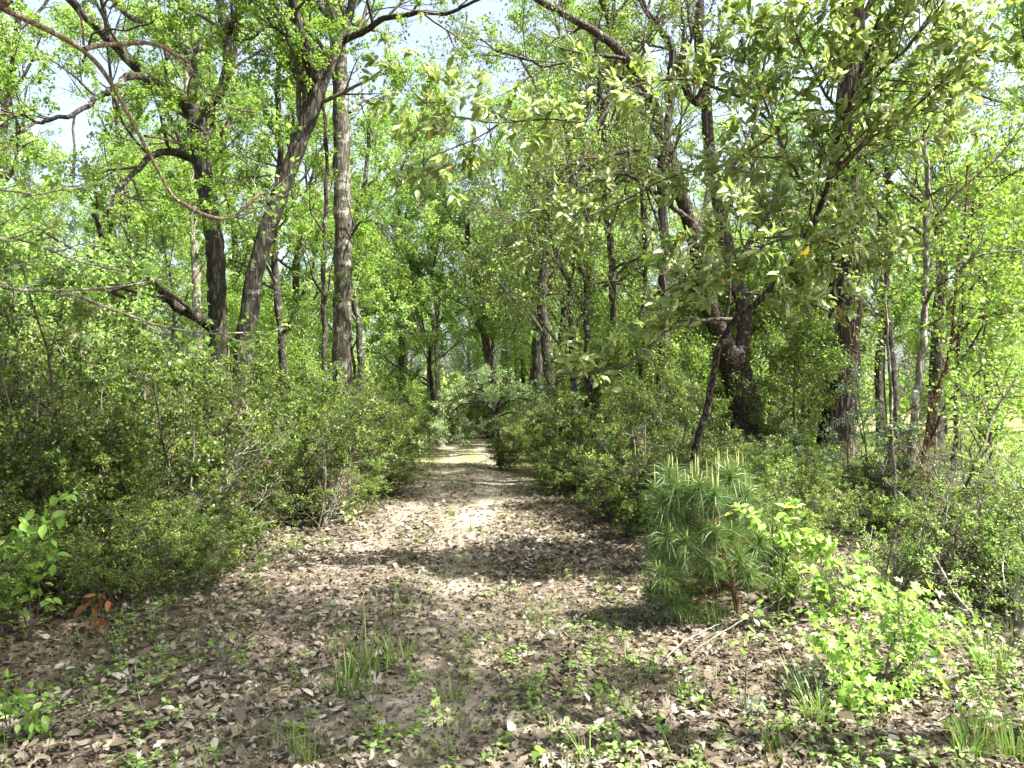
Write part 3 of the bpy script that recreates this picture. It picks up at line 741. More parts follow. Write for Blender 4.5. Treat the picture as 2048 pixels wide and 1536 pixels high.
# ------------------------------------------------------------------ magnolia with large leaves
def magnolia():
    rng = np.random.default_rng(77)
    t = limb([(1384, 950), (1390, 905), (1408, 840), (1424, 770), (1436, 700), (1470, 640), (1530, 590), (1585, 520), (1630, 440), (1660, 350), (1682, 250), (1720, 150), (1760, 30)], 8.2, 6.6, 17, 8, ground=True)
    L = [limb([(1658, 360), (1720, 290), (1800, 240), (1880, 170), (1940, 110)], 7.0, 6.0, 8, 3),
         limb([(1640, 420), (1600, 360), (1560, 280), (1520, 180), (1480, 80)], 7.2, 6.3, 8, 3),
         limb([(1690, 235), (1640, 170), (1600, 90), (1580, 0)], 6.8, 6.0, 7, 3),
         limb([(1700, 200), (1790, 120), (1860, 40), (1900, -20)], 6.8, 6.0, 7, 3),
         limb([(1620, 460), (1560, 480), (1490, 500), (1420, 490)], 7.2, 6.2, 7, 3),
         limb([(1600, 500), (1640, 480), (1700, 500), (1760, 480)], 7.2, 6.2, 6, 2),
         limb([(1560, 560), (1600, 600), (1650, 620), (1685, 645)], 7.5, 6.8, 6, 3),
         limb([(1470, 640), (1400, 640), (1345, 655), (1290, 700), (1235, 735), (1160, 745), (1110, 750)], 7.8, 6.6, 9, 3),
         limb([(1530, 590), (1460, 580), (1380, 560), (1320, 590)], 7.6, 6.8, 6, 3),
         limb([(1560, 260), (1470, 190), (1380, 160), (1300, 165), (1215, 190), (1168, 245), (1090, 236), (1000, 246), (930, 238), (860, 215), (815, 165), (795, 120)], 6.4, 6.0, 7, 2, n=40),
         limb([(1000, 246), (950, 280), (900, 300), (840, 320)], 6.1, 6.0, 4, 1.5),
         limb([(1560, 260), (1450, 330), (1350, 350), (1250, 400), (1150, 440), (1060, 460)], 6.6, 6.6, 6, 2, n=30)]
    c, r = t
    base = np.array([c[0, 0], c[0, 1], gz(c[0, 0], c[0, 1])])
    root = thing('magnolia_tree', 'leaning magnolia with long glossy leaves filling the upper right', 'tree', base)
    g = Geo(); tubes(g, c, r, 12, 0.04, rng)
    put('trunk', g.mesh('trunk', B_LEAN, True, base), root)
    src = [resample(c[int(len(c) * .55):], r[int(len(c) * .55):], 14)]
    for lc, lr in L:
        g = Geo(); tubes(g, lc, lr, 7, 0.03, rng)
        put('branch', g.mesh('branch', B_TWIG, True, base), root)
        src.append(resample(lc, lr, 14))
    par = np.array([s[0] for s in src]); pr = np.array([s[1] for s in src])
    dense = np.array([1, 1, 1, 1, 1, 1, 0, 0, 0.3, 0.3, 0, 0, 0], float)
    tg, lg = Geo(), Geo()
    chunks = []
    for s, (nn, l1) in enumerate([(22, .7), (22, .7), (22, .7), (22, .7), (22, .7), (13, .55), (10, .45), (3, .25), (9, .4), (6, .35), (18, .4), (6, .35), (12, .4)]):
        a, ar = grow(par[s:s + 1], pr[s:s + 1], nn, 0.12, 1.0, (lambda t, p, l1=l1: l1 * (1.1 - .4 * t)), 0.95, rng, up=0.12, wig=0.16, npts=6, flat=0.9)
        tubes(tg, a, np.maximum(ar, 0.002), 4, 0, rng)
        b, br = grow(a, ar, 5, 0.25, 1.0, (lambda t, p: 0.25), 0.8, rng, up=0.1, wig=0.2, npts=4)
        tubes(tg, b, np.maximum(br, 0.0015), 3, 0, rng)
        chunks += [b, a[:, -4:]]
    tw = np.concatenate(chunks)
    put('twigs', tg.mesh('twigs', B_TWIG, True, base), root, kind='stuff')
    # leaves in whorls near the tips
    p, tan, pi = along(tw, 7, rng, 0.45, 0.008)
    kk = view_keep(p, 4.2)
    p, tan, pi = p[kk], tan[kk], pi[kk]
    M = len(p)
    d = norm(tan * 0.75 + norm(rng.normal(size=(M, 3))) * 0.75 + np.array([0, 0, -0.12]))
    nr = norm(rng.normal(size=(M, 3)) * 0.5 + np.array([0.5, -0.65, 0.75]))
    size = rng.uniform(0.075, 0.145, M)
    rnd = np.clip(0.3 * rng.random(tw.shape[0])[pi] + 0.70 * rng.random(M), 0, 1)
    # the 300 nearest leaves that show are parts of their own
    dist = np.linalg.norm(p - np.array([0, 0, CAMZ]), axis=1)
    xx = p[:, 0] / p[:, 1] * F + CX
    yy = HOR - (p[:, 2] - CAMZ) / p[:, 1] * F
    sc = size / dist + np.where((xx > 20) & (xx < 2030) & (yy > 10) & (yy < 1500), 0, -1)
    order = np.argsort(-sc)
    own, rest = order[:290], order[290:]
    leaves(lg, p[rest], d[rest], nr[rest], size[rest], 'magnolia', rng, rnd[rest], 1.0, 0.3)
    put('crown', lg.mesh('crown', L_MAG, False, base), root, kind='stuff')
    vs = []
    for q in range(6):
        g = Geo()
        leaves(g, np.zeros((1, 3)), np.array([[1.0, 0, 0]]), np.array([[0, 0, 1.0]]), 1.0, 'magnolia', rng, np.array([[0.2, 0.45, 0.65, 0.8, 0.9, 0.97][q]]).ravel(), 1.0, 0.1)
        vs.append(g.mesh('leaf', L_MAG))
    from mathutils import Matrix
    for i, o_ in enumerate(own):
        dd = d[o_]; side = norm(np.cross(nr[o_], dd)); up = np.cross(dd, side)
        o = put('leaf', vs[int(rng.choice(6, p=[.2, .25, .25, .2, .07, .03]))], root)
        mt = Matrix(((dd[0], side[0], up[0], 0), (dd[1], side[1], up[1], 0), (dd[2], side[2], up[2], 0), (0, 0, 0, 1)))
        o.rotation_mode = 'QUATERNION'
        o.rotation_quaternion = mt.to_quaternion()
        o.location = [float(z) for z in (p[o_] - base)]
        s_ = float(size[o_]); o.scale = (s_, s_, s_)
magnolia()

# ------------------------------------------------------------------ dead branch and low limbs of a tree just off the left edge
def left_overhang():
    rng = np.random.default_rng(5)
    base = np.array([-5.6, 3.6, 0.08])
    root = thing('overhanging_tree', 'bare tan branch sweeping down from the top left corner with its low grey boughs', 'tree', base)
    tc_ = catmull([base + [0, 0, -0.2], base + [0.1, 0, 1.5], base + [0, 0.1, 3.2], base + [0.2, 0.1, 5.0], base + [0.1, 0, 8]], 60)
    g = Geo(); tubes(g, tc_, np.linspace(0.16, 0.07, 60), 16, 0.05, rng)
    put('trunk', g.mesh('trunk', B_OAK, True, base), root)
    top = base + [0.15, 0.1, 4.3]
    q = [P(x, y, d) for x, y, d in ((-60, -20, 4.6), (0, 15, 4.9), (80, 52, 5.1), (165, 100, 5.3), (215, 155, 5.5), (265, 245, 5.6), (305, 320, 5.7), (340, 385, 5.8), (360, 404, 5.8))]
    main = catmull([top] + q, 60)
    def w(px, d): return px * d / F / 2
    mains = [(main, np.linspace(w(21, 4.6), w(6, 5.8), 60)),
             limb([(358, 402), (395, 425), (436, 440), (470, 430), (500, 405), (518, 385), (540, 388)], 5.8, 6.4, 9, 4),
             limb([(168, 98), (195, 92), (240, 88), (300, 86), (345, 106), (380, 124), (388, 150), (410, 180), (450, 215), (510, 225)], 5.3, 6.2, 10, 3),
             limb([(290, 272), (330, 278), (372, 290)], 5.6, 6.2, 6, 3),
             limb([(155, 18), (165, 50), (168, 92)], 5.2, 5.3, 4, 5)]
    low = [(catmull([base + [0.0, 0.1, 2.6], P(-60, 560, 5.0), P(0, 574, 5.2), P(70, 582, 5.4), P(140, 580, 5.6), (P(230, 574, 5.9)), P(290, 565, 6.1), P(345, 555, 6.3)], 40), np.linspace(w(14, 5), w(3, 6.3), 40)),
           limb([(100, 580), (160, 592), (205, 612), (270, 636), (330, 655), (395, 664), (450, 668), (520, 663)], 5.5, 6.6, 7, 2.5),
           (catmull([base + [0.0, 0.1, 3.0], P(-40, 470, 5.0), P(20, 474, 5.2), P(80, 492, 5.3), P(150, 520, 5.5), P(225, 538, 5.8), P(260, 545, 6.0)], 36), np.linspace(w(12, 5), w(3, 6), 36)),
           (catmull([base + [0.0, 0.1, 2.9], P(0, 380, 4.9), P(50, 392, 5.0), P(120, 380, 5.2), P(180, 372, 5.4), P(240, 345, 5.7)], 30), np.linspace(w(8, 5), w(2, 6), 30))]
    for i, (c, r) in enumerate(mains + low):
        g = Geo(); tubes(g, c, r, 9, 0.07, rng)
        put('branch', g.mesh('branch', B_DEAD if i < 5 else B_PALE, True, base), root)
    src = [resample(c, r, 12) for c, r in low + mains[1:3]]
    par = np.array([s[0] for s in src]); pr = np.array([s[1] for s in src])
    tg = Geo()
    a, ar = grow(par, pr, 9, 0.35, 1.0, lambda t, p: 0.55 * (1.2 - t * .6), 0.7, rng, up=0.0, wig=0.14, npts=6)
    tubes(tg, a, np.maximum(ar, 0.0016), 4, 0, rng)
    b, br = grow(a, ar, 4, 0.2, 1.0, lambda t, p: 0.22, 0.8, rng, up=0.0, wig=0.2, npts=4)
    tubes(tg, b, np.maximum(br, 0.0012), 3, 0, rng)
    put('twigs', tg.mesh('twigs', B_PALE, True, base), root, kind='stuff')
    lg = Geo()
    sel = b[rng.random(len(b)) < 0.8]
    leafup(lg, sel, 3, 0.06, 'maple', rng, 0.01, 0.6, 0.4)
    # hanging spring leaves of the near boughs
    for cx, cy, n, s in ((120, 325, 4, 0.10), (165, 360, 6, 0.08), (160, 430, 9, 0.09), (190, 540, 6, 0.07), (30, 540, 6, 0.06), (370, 690, 6, 0.07), (310, 540, 8, 0.06), (520, 200, 8, 0.06)):
        pc = np.array([P(cx + rng.normal() * 18, cy + rng.normal() * 14, 5.3 + rng.random() * .5) for _ in range(n)])
        d = norm(rng.normal(size=(n, 3)) * .5 + [0, 0, -1.0])
        nr = norm(rng.normal(size=(n, 3)) * .6 + [0.1, -.8, .4])
        leaves(lg, pc, d, nr, s * rng.uniform(.7, 1.2, n), 'star', rng, None, 1, .1)
    put('crown', lg.mesh('crown', L_LIME, False, base), root, kind='stuff')
left_overhang()

# ------------------------------------------------------------------ free standing trees (own variants, copied)
def tree_variant(seed, H, r0, start, spread, leafm, ls, n1, n2, n3, nl, kind='tiny', bark=B_OAK, layered=False, lspread=0.14):
    rng = np.random.default_rng(seed)
    pts = [np.array([0, 0, -0.2])]
    for k in range(1, 7):
        pts.append(np.array([rng.normal() * 0.03 * H * k / 6, rng.normal() * 0.03 * H * k / 6, H * k / 6]))
    c = catmull(pts, 50)
    r = np.linspace(r0, r0 * 0.2, 50)
    g = Geo(); tubes(g, c, flare(c, r, 0.4), 12, 0.05, rng)
    me_t = g.mesh('trunk', bark, True)
    tr, rr = resample(c, r, 14)
    tg, lg = Geo(), Geo()
    prof = lambda t, p: spread * (0.35 + 1.1 * np.sin(np.clip((t - start) / (1 - start), 0, 1) * 2.6 + 0.35)) * 0.75
    fl = 0.25 if layered else 0.8
    a, ar = grow(tr[None], rr[None], n1, start, 0.98, prof, 1.05, rng, up=0.22, wig=0.13, npts=8, flat=fl)
    tubes(tg, a, np.maximum(ar, 0.004), 5, 0, rng)
    b, br = grow(a, ar, n2, 0.2, 1.0, lambda t, p: p * 0.42 * (1.1 - .4 * t), 0.85, rng, up=0.05, wig=0.16, npts=5, flat=fl)
    tubes(tg, b, np.maximum(br, 0.003), 3, 0, rng)
    d, dr = grow(b, br, n3, 0.2, 1.0, lambda t, p: p * 0.5 * (1.1 - .4 * t), 0.8, rng, up=0.0, wig=0.2, npts=4, flat=fl)
    tubes(tg, d, np.maximum(dr, 0.002), 3, 0, rng)
    me_w = tg.mesh('twigs', B_TWIG, True)
    leafup(lg, d, nl, ls, kind, rng, lspread, 0.45 if layered else 0.75, 0.05, gap=.5, wl=H * .13)
    me_c = lg.mesh('crown', leafm)
    return me_t, me_w, me_c

class Proto:
    def __init__(s, name, cat, meshes, parts):
        s.name, s.cat, s.meshes, s.parts, s.first = name, cat, meshes, parts, None
    def place(s, label, x, y, rot, sc, group=None):
        loc = (x, y, float(gz(x, y)))
        if s.first is None:
            o = thing(s.name, label, s.cat, loc, group, rot, sc)
            for pn, me in zip(s.parts, s.meshes):
                put(pn, me, o, kind='stuff' if pn in ('twigs', 'crown', 'foliage', 'blades', 'needles') else None)
            s.first = o
            return o
        o = clone(s.first, label, loc, rot, sc, None)
        if group: o['group'] = group
        elif 'group' in o: del o['group']
        return o

TP = ('trunk', 'twigs', 'crown')
TALL = [Proto('woodland_tree', 'tree', tree_variant(101 + i, 15 + i, 0.17 + 0.02 * i, 0.22, 3.6, [L_BRIGHT, L_SPRING, L_BRIGHT, L_OLIVE][i], 0.115, 26, 7, 5, 46, lspread=0.10), TP) for i in range(4)]
UND = [Proto('understory_tree', 'tree', tree_variant(201 + i, 7.0, 0.07, 0.22, 2.6, [L_BRIGHT, L_SPRING][i], 0.085, 20, 7, 5, 22, layered=True, bark=B_THIN, lspread=0.10), TP) for i in range(2)]

BSH = [Proto('understory_tree', 'tree', tree_variant(251 + i, 4.6, 0.05, 0.04, 2.4, [L_BRIGHT, L_SPRING][i], 0.10, 22, 7, 5, 20, bark=B_THIN, lspread=0.12), TP) for i in range(2)]
for i, (x, y, s_, lb) in enumerate([
    (-1.6, 37, 1.0, 'rounded leafy small tree blocking the end of the path'), (1.4, 38, 1.1, 'leafy small tree right of the far end of the path'), (-4.6, 33, 1.1, 'leafy small tree left of the far end of the path'),
    (-8.5, 27, 1.1, 'leafy small tree low behind the leaning tree'), (-12.5, 25, 1.1, 'leafy small tree low behind the forked oak'), (-17.0, 24, 1.2, 'leafy small tree low behind the far left thicket'),
    (-7.0, 21.5, .8, 'leafy small tree low behind the straight banded trunk'), (3.4, 23.5, .9, 'leafy small tree low behind the slim right trunks'), (6.6, 26, 1.0, 'leafy small tree low behind the leaning oak'),
    (9.0, 31, 1.1, 'leafy small tree low behind the furrowed trunk'), (14.0, 33, 1.2, 'leafy small tree closing the clearing on its left'), (19.0, 32, 1.2, 'leafy small tree closing the clearing on its right'),
    (24.0, 34, 1.3, 'leafy small tree at the far right end of the clearing'), (4.6, 17.5, .75, 'leafy small tree close behind the leaning oak base'), (-21.0, 33, 1.3, 'leafy small tree deep in the left woodland'),
    (-0.5, 44, 1.3, 'small tree farthest along the line of the path'), (6.5, 43, 1.3, 'leafy small tree far beyond the leaning oak'), (-11.0, 38, 1.3, 'leafy small tree far beyond the straight banded trunk')]):
    BSH[i % 2].place(lb, x, y, i * 2.3, s_)

DRK = Proto('understory_tree', 'tree', tree_variant(261, 4.6, 0.05, 0.06, 2.2, L_HOLLY2, 0.10, 22, 7, 5, 20, 'oval', bark=B_THIN, lspread=0.08), TP)
for i, (x, y, s_, lb) in enumerate([(6.3, 15.8, .95, 'dark dense small tree between the leaning oak and the furrowed trunk'), (3.6, 16.4, .85, 'dark small tree left behind the leaning oak'), (1.9, 15.6, .62, 'dark small tree behind the slim stems near the path'),
                                    (8.2, 19.5, .8, 'dark small tree right behind the furrowed trunk'),
                                    (1.45, 12.9, .50, 'slim dark small tree filling the gap nearest the path on the right'), (2.55, 13.0, .56, 'slim dark small tree between the second and third slim stems'),
                                    (3.25, 14.6, .60, 'slim dark small tree left of the leaning oak fork'), (5.25, 13.6, .60, 'slim dark small tree right of the leaning oak base'), (4.9, 17.0, 1.0, 'tall dark small tree filling the gap behind the leaning oak')]):
    DRK.place(lb, x, y, i * 2.0, s_)
for i, (x, y, s_, lb) in enumerate([(-6.6, 9.8, .72, 'loose light green small tree rising out of the left thicket'), (-7.4, 12.6, .7, 'loose light small tree left of the forked oak'), (-8.6, 11.6, .8, 'loose light small tree at the back of the thicket far left'),
                                    (-6.2, 17.5, .7, 'loose light small tree behind the forked oak and the leaning tree'), (-9.6, 9.4, .85, 'loose light small tree cut by the left frame edge'), (2.9, 14.2, .5, 'loose light small tree among the slim right-hand stems'),
                                    (16.0, 25.0, .8, 'loose light small tree at the back of the clearing at the right edge')]):
    BSH[i % 2].place(lb, x, y, i * 1.3, s_)

traced_tree('arching_tree', 'low arching bright green tree spreading over the track bend', limb([(1004, 905), (998, 870), (992, 842), (990, 826)], 18.2, 18.0, 13, 9, ground=True),
    [limb([(991, 830), (968, 806), (930, 806), (895, 832), (866, 868), (848, 884)], 18.0, 16.8, 5, 1.5), limb([(990, 828), (1005, 795), (1045, 782), (1095, 792), (1150, 812)], 18.0, 17.2, 5, 1.5),
     limb([(991, 832), (975, 800), (950, 786), (915, 796), (880, 826)], 18.0, 18.6, 4, 1.5), limb([(990, 828), (1000, 800), (1010, 776), (1000, 764), (960, 770)], 18.0, 17.4, 4, 1.5),
     limb([(990, 835), (960, 845), (925, 852), (900, 872)], 18.0, 17.0, 4, 1.5), limb([(992, 835), (1020, 825), (1060, 832), (1095, 850)], 18.0, 17.2, 4, 1.5), limb([(990, 828), (1020, 800), (1060, 800), (1090, 815)], 18.0, 16.8, 4, 1.5)],
    B_THIN, L_MINT, 'oval', 0.055, 91, LV(9, .62, 5, .32, 4, .18, ang=.9, up=.05, flat=.25), 13, 0.02, src_trunk=(.95, 1.0), sides=8, tilt=.4)

# named understory
ulist = [(-1.0, 31, 1.15, 'bright green layered tree closing the far end of the path'),
         (-5.2, 24, 1.1, 'bright layered tree left of the track bend behind the thicket'),
         (2.3, 27, 1.15, 'layered green tree behind the twin thick trunks'),
         (-9.0, 19, 1.0, 'layered green tree behind the forked oak'),
         (5.6, 22, 1.0, 'layered green tree behind the leaning oak'),
         (-13.5, 17, 1.0, 'layered green tree behind the far left of the thicket'),
         (9.6, 24, 1.05, 'layered green tree right of the furrowed trunk'),
         (15.0, 23, 1.0, 'bright layered tree at the right end of the clearing'),
         (-3.0, 27, 1.3, 'tall layered tree seen over the left edge of the track'),
         (0.8, 34, 1.2, 'pale green layered tree seen through the gap over the track'),
         (12.4, 29, 1.15, 'layered green tree far behind the grey clearing trunk')]
for i, (x, y, s_, lb) in enumerate(ulist):
    UND[i % 2].place(lb, x, y, i * 1.7, s_)

SHADE = Proto('added_shade_tree', 'tree', tree_variant(291, 9.0, 0.10, 0.5, 2.3, L_SPRING, 0.085, 22, 7, 5, 20, bark=B_OAK, lspread=0.10), TP)  # trees added outside the frame to cast shade on thicket, path and foreground
SHADE.place('unseen tree added beside the viewer to shade the middle of the foreground', 3.0, 2.6, 0.5, 0.95)
SHADE.place('unseen tree added behind the viewer to shade the near path', 2.3, -3.6, 2.5, 1.35)
SHADE.place('unseen tree added just off the left edge so its high crown shades the thicket', -3.9, 4.4, 1.9, 1.4)
lt = SHADE.place('unseen leaning tree added off the left edge to shade the lower left undergrowth', -4.7, 3.5, 0.0, 1.2)
lt.rotation_euler = (0.0, R(25), 0.0)
lt = SHADE.place('unseen leaning tree added off the right edge to shade the left foreground', 4.1, 3.4, 0.0, 1.05)
lt.rotation_euler = (0.0, R(-21), 0.7)
SHADE.place('tree added off the right edge so its high crown shades the right-hand brush', 7.6, 9.2, 4.1, (.9, .9, 1.5))
SHADE.place('tree added for its shade off the right edge behind the twiggy shrubs', 9.8, 12.6, 5.1, (.9, .9, 1.4))
rg = random.Random(3)
tl = []
for (y0, y1, n, hw) in ((22, 30, 9, 0.80), (32, 44, 13, 0.85), (48, 66, 18, 0.9)):
    for k in range(n):
        u = -hw + 2 * hw * (k + 0.5) / n
        y = rg.uniform(y0, y1)
        x = u * y + rg.uniform(-1, 1)
        if abs(x - float(path_x(y))) < 2.2 and y < 46:
            x += 3.2 if x > path_x(y) else -3.2
        tl.append((x, y))
tl += [(1.9, 27.5), (-0.6, 41), (2.6, 36), (-4.6, 31)]
MARKS = [(60, 'the left frame edge'), (250, 'the curved limb of the forked oak'), (430, 'the forked oak trunk'), (565, 'the slender trunk beside the leaning tree'), (690, 'the straight banded trunk'),
         (880, 'the thin trunk at the track bend'), (1000, 'the low arching tree'), (1090, 'the twin thick trunks'), (1240, 'the slim right-hand trees'), (1480, 'the leaning oak'), (1690, 'the furrowed trunk'),
         (1870, 'the grey clearing trunk'), (2010, 'the right frame edge')]
seen = {}
for i, (x, y) in enumerate(tl):
    px_ = CX + F * x / y
    mk = min(MARKS, key=lambda m: abs(m[0] - px_))[1]
    row = 0 if y < 31 else (1 if y < 46 else 2)
    lb = ['tall leafy tree of the nearest background row behind ', 'leafy tree in the middle background rows behind ', 'leafy tree of the farthest row behind '][row] + mk
    cnt = seen.get(lb, 0)
    seen[lb] = cnt + 1
    gl = ['tall trees of the nearest background row', 'leafy trees of the middle background rows', 'leafy trees of the farthest row'][row]
    if cnt:
        lb = lb.replace('leafy tree', ['leafy tree', 'narrower leafy tree', 'fainter leafy tree', 'smaller leafy tree'][min(cnt, 3)])
    TALL[rg.choice([0, 1, 2, 0, 2, 3]) if i < len(tl) - 4 else (0, 2)[i % 2]].place(lb, x, y, rg.uniform(0, 6.28), rg.uniform(0.8, 1.12), gl)

# the mass of woods beyond
def far_woods():
    rng = np.random.default_rng(9)
    lg = Geo()
    n = 30000
    x = rng.uniform(-1.1, 1.1, n); y = rng.uniform(78, 95, n)
    X = x * y
    top = 6.0 + 2.5 * np.sin(X * 0.23) + 1.7 * np.sin(X * 0.71 + 1) + 1.2 * np.sin(X * 1.9)
    Z = rng.random(n) ** 0.8 * top
    p = np.stack([X, y, Z], 1)
    d = norm(rng.normal(size=(n, 3)))
    nr = norm(rng.normal(size=(n, 3)) * .7 + [0, -.3, 1])
    leaves(lg, p, d, nr, rng.uniform(.5, 1.0, n), 'tiny', rng)
    o = put('far_woods', lg.mesh('far_woods', L_SPRING))
    o['label'] = 'solid line of far-off woods beyond all the trees'
    o['category'] = 'woods'
    o['kind'] = 'stuff'
far_woods()

# ------------------------------------------------------------------ shrubs
def shrub_variant(seed, H, W, leafm, ls, nst, n1, n2, n3, nl, kind='tiny', up=0.1, bark=B_TWIG, lspread=0.035, tilt=0.7, flat=1.0):
    rng = np.random.default_rng(seed)
    a0 = rng.random(nst) * 6.28
    st = np.empty((nst, 8, 3)); b = np.stack([np.cos(a0) * .18, np.sin(a0) * .18, np.full(nst, -0.08)], 1) * rng.uniform(.3, 1, (nst, 1))
    b[:, 2] = -0.08
    st[:, 0] = b
    lean = rng.uniform(0.15, 1.0, nst) * W / H * 0.9
    d = norm(np.stack([np.cos(a0) * lean, np.sin(a0) * lean, np.ones(nst)], 1))
    ln = H * rng.uniform(0.5, 1.12, nst)
    for k in range(1, 8):
        d = norm(d + rng.normal(size=(nst, 3)) * .1)
        st[:, k] = st[:, k - 1] + d * (ln / 7)[:, None]
    sr = np.linspace(1, .3, 8)[None] * rng.uniform(.010, .022, nst)[:, None]
    sg = Geo(); tubes(sg, st, sr, 6, 0.05, rng)
    stem = sg.mesh('stem', bark, True)
    tg, lg = Geo(), Geo()
    a, ar = grow(st, sr, n1, 0.12, 1.0, lambda t, p: 0.38 * W * (1.2 - .7 * t), 1.0, rng, up=up, wig=.15, npts=6, flat=flat)
    tubes(tg, a, np.maximum(ar, .0022), 4, 0, rng)
    b2, br = grow(a, ar, n2, .15, 1.0, lambda t, p: p * .5 * (1.1 - .3 * t), .9, rng, up=.05 * flat, wig=.18 * flat + .05, npts=4, flat=flat)
    tubes(tg, b2, np.maximum(br, .0015), 3, 0, rng)
    c, cr = grow(b2, br, n3, .15, 1.0, lambda t, p: p * .55, .9, rng, up=.03 * flat, wig=.2 * flat + .05, npts=3, flat=flat)
    tubes(tg, c, np.maximum(cr, .001), 3, 0, rng)
    tw = tg.mesh('twigs', bark, True)
    leafup(lg, c, nl, ls, kind, rng, lspread, tilt, 0.0, 0.0, gap=.6, wl=.62)
    return stem, tw, lg.mesh('foliage', leafm)

SPART = ('stem', 'twigs', 'foliage')
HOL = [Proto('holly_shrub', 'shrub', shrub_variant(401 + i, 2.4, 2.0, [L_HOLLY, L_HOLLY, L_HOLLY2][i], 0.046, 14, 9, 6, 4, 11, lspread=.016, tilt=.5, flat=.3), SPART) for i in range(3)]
PALES = Proto('pale_shrub', 'shrub', shrub_variant(411, 2.2, 1.2, L_PALE, 0.042, 6, 8, 5, 3, 7, 'oval', lspread=.02), SPART)
OLIV = Proto('broadleaf_shrub', 'shrub', shrub_variant(412, 1.0, 0.9, L_OLIVE, 0.045, 8, 7, 5, 3, 7, 'oval', lspread=.02), SPART)
TWG = Proto('twiggy_shrub', 'shrub', shrub_variant(413, 1.2, 1.1, L_LIME, 0.036, 7, 8, 5, 3, 4, 'oval', lspread=.01, bark=B_PALE), SPART)

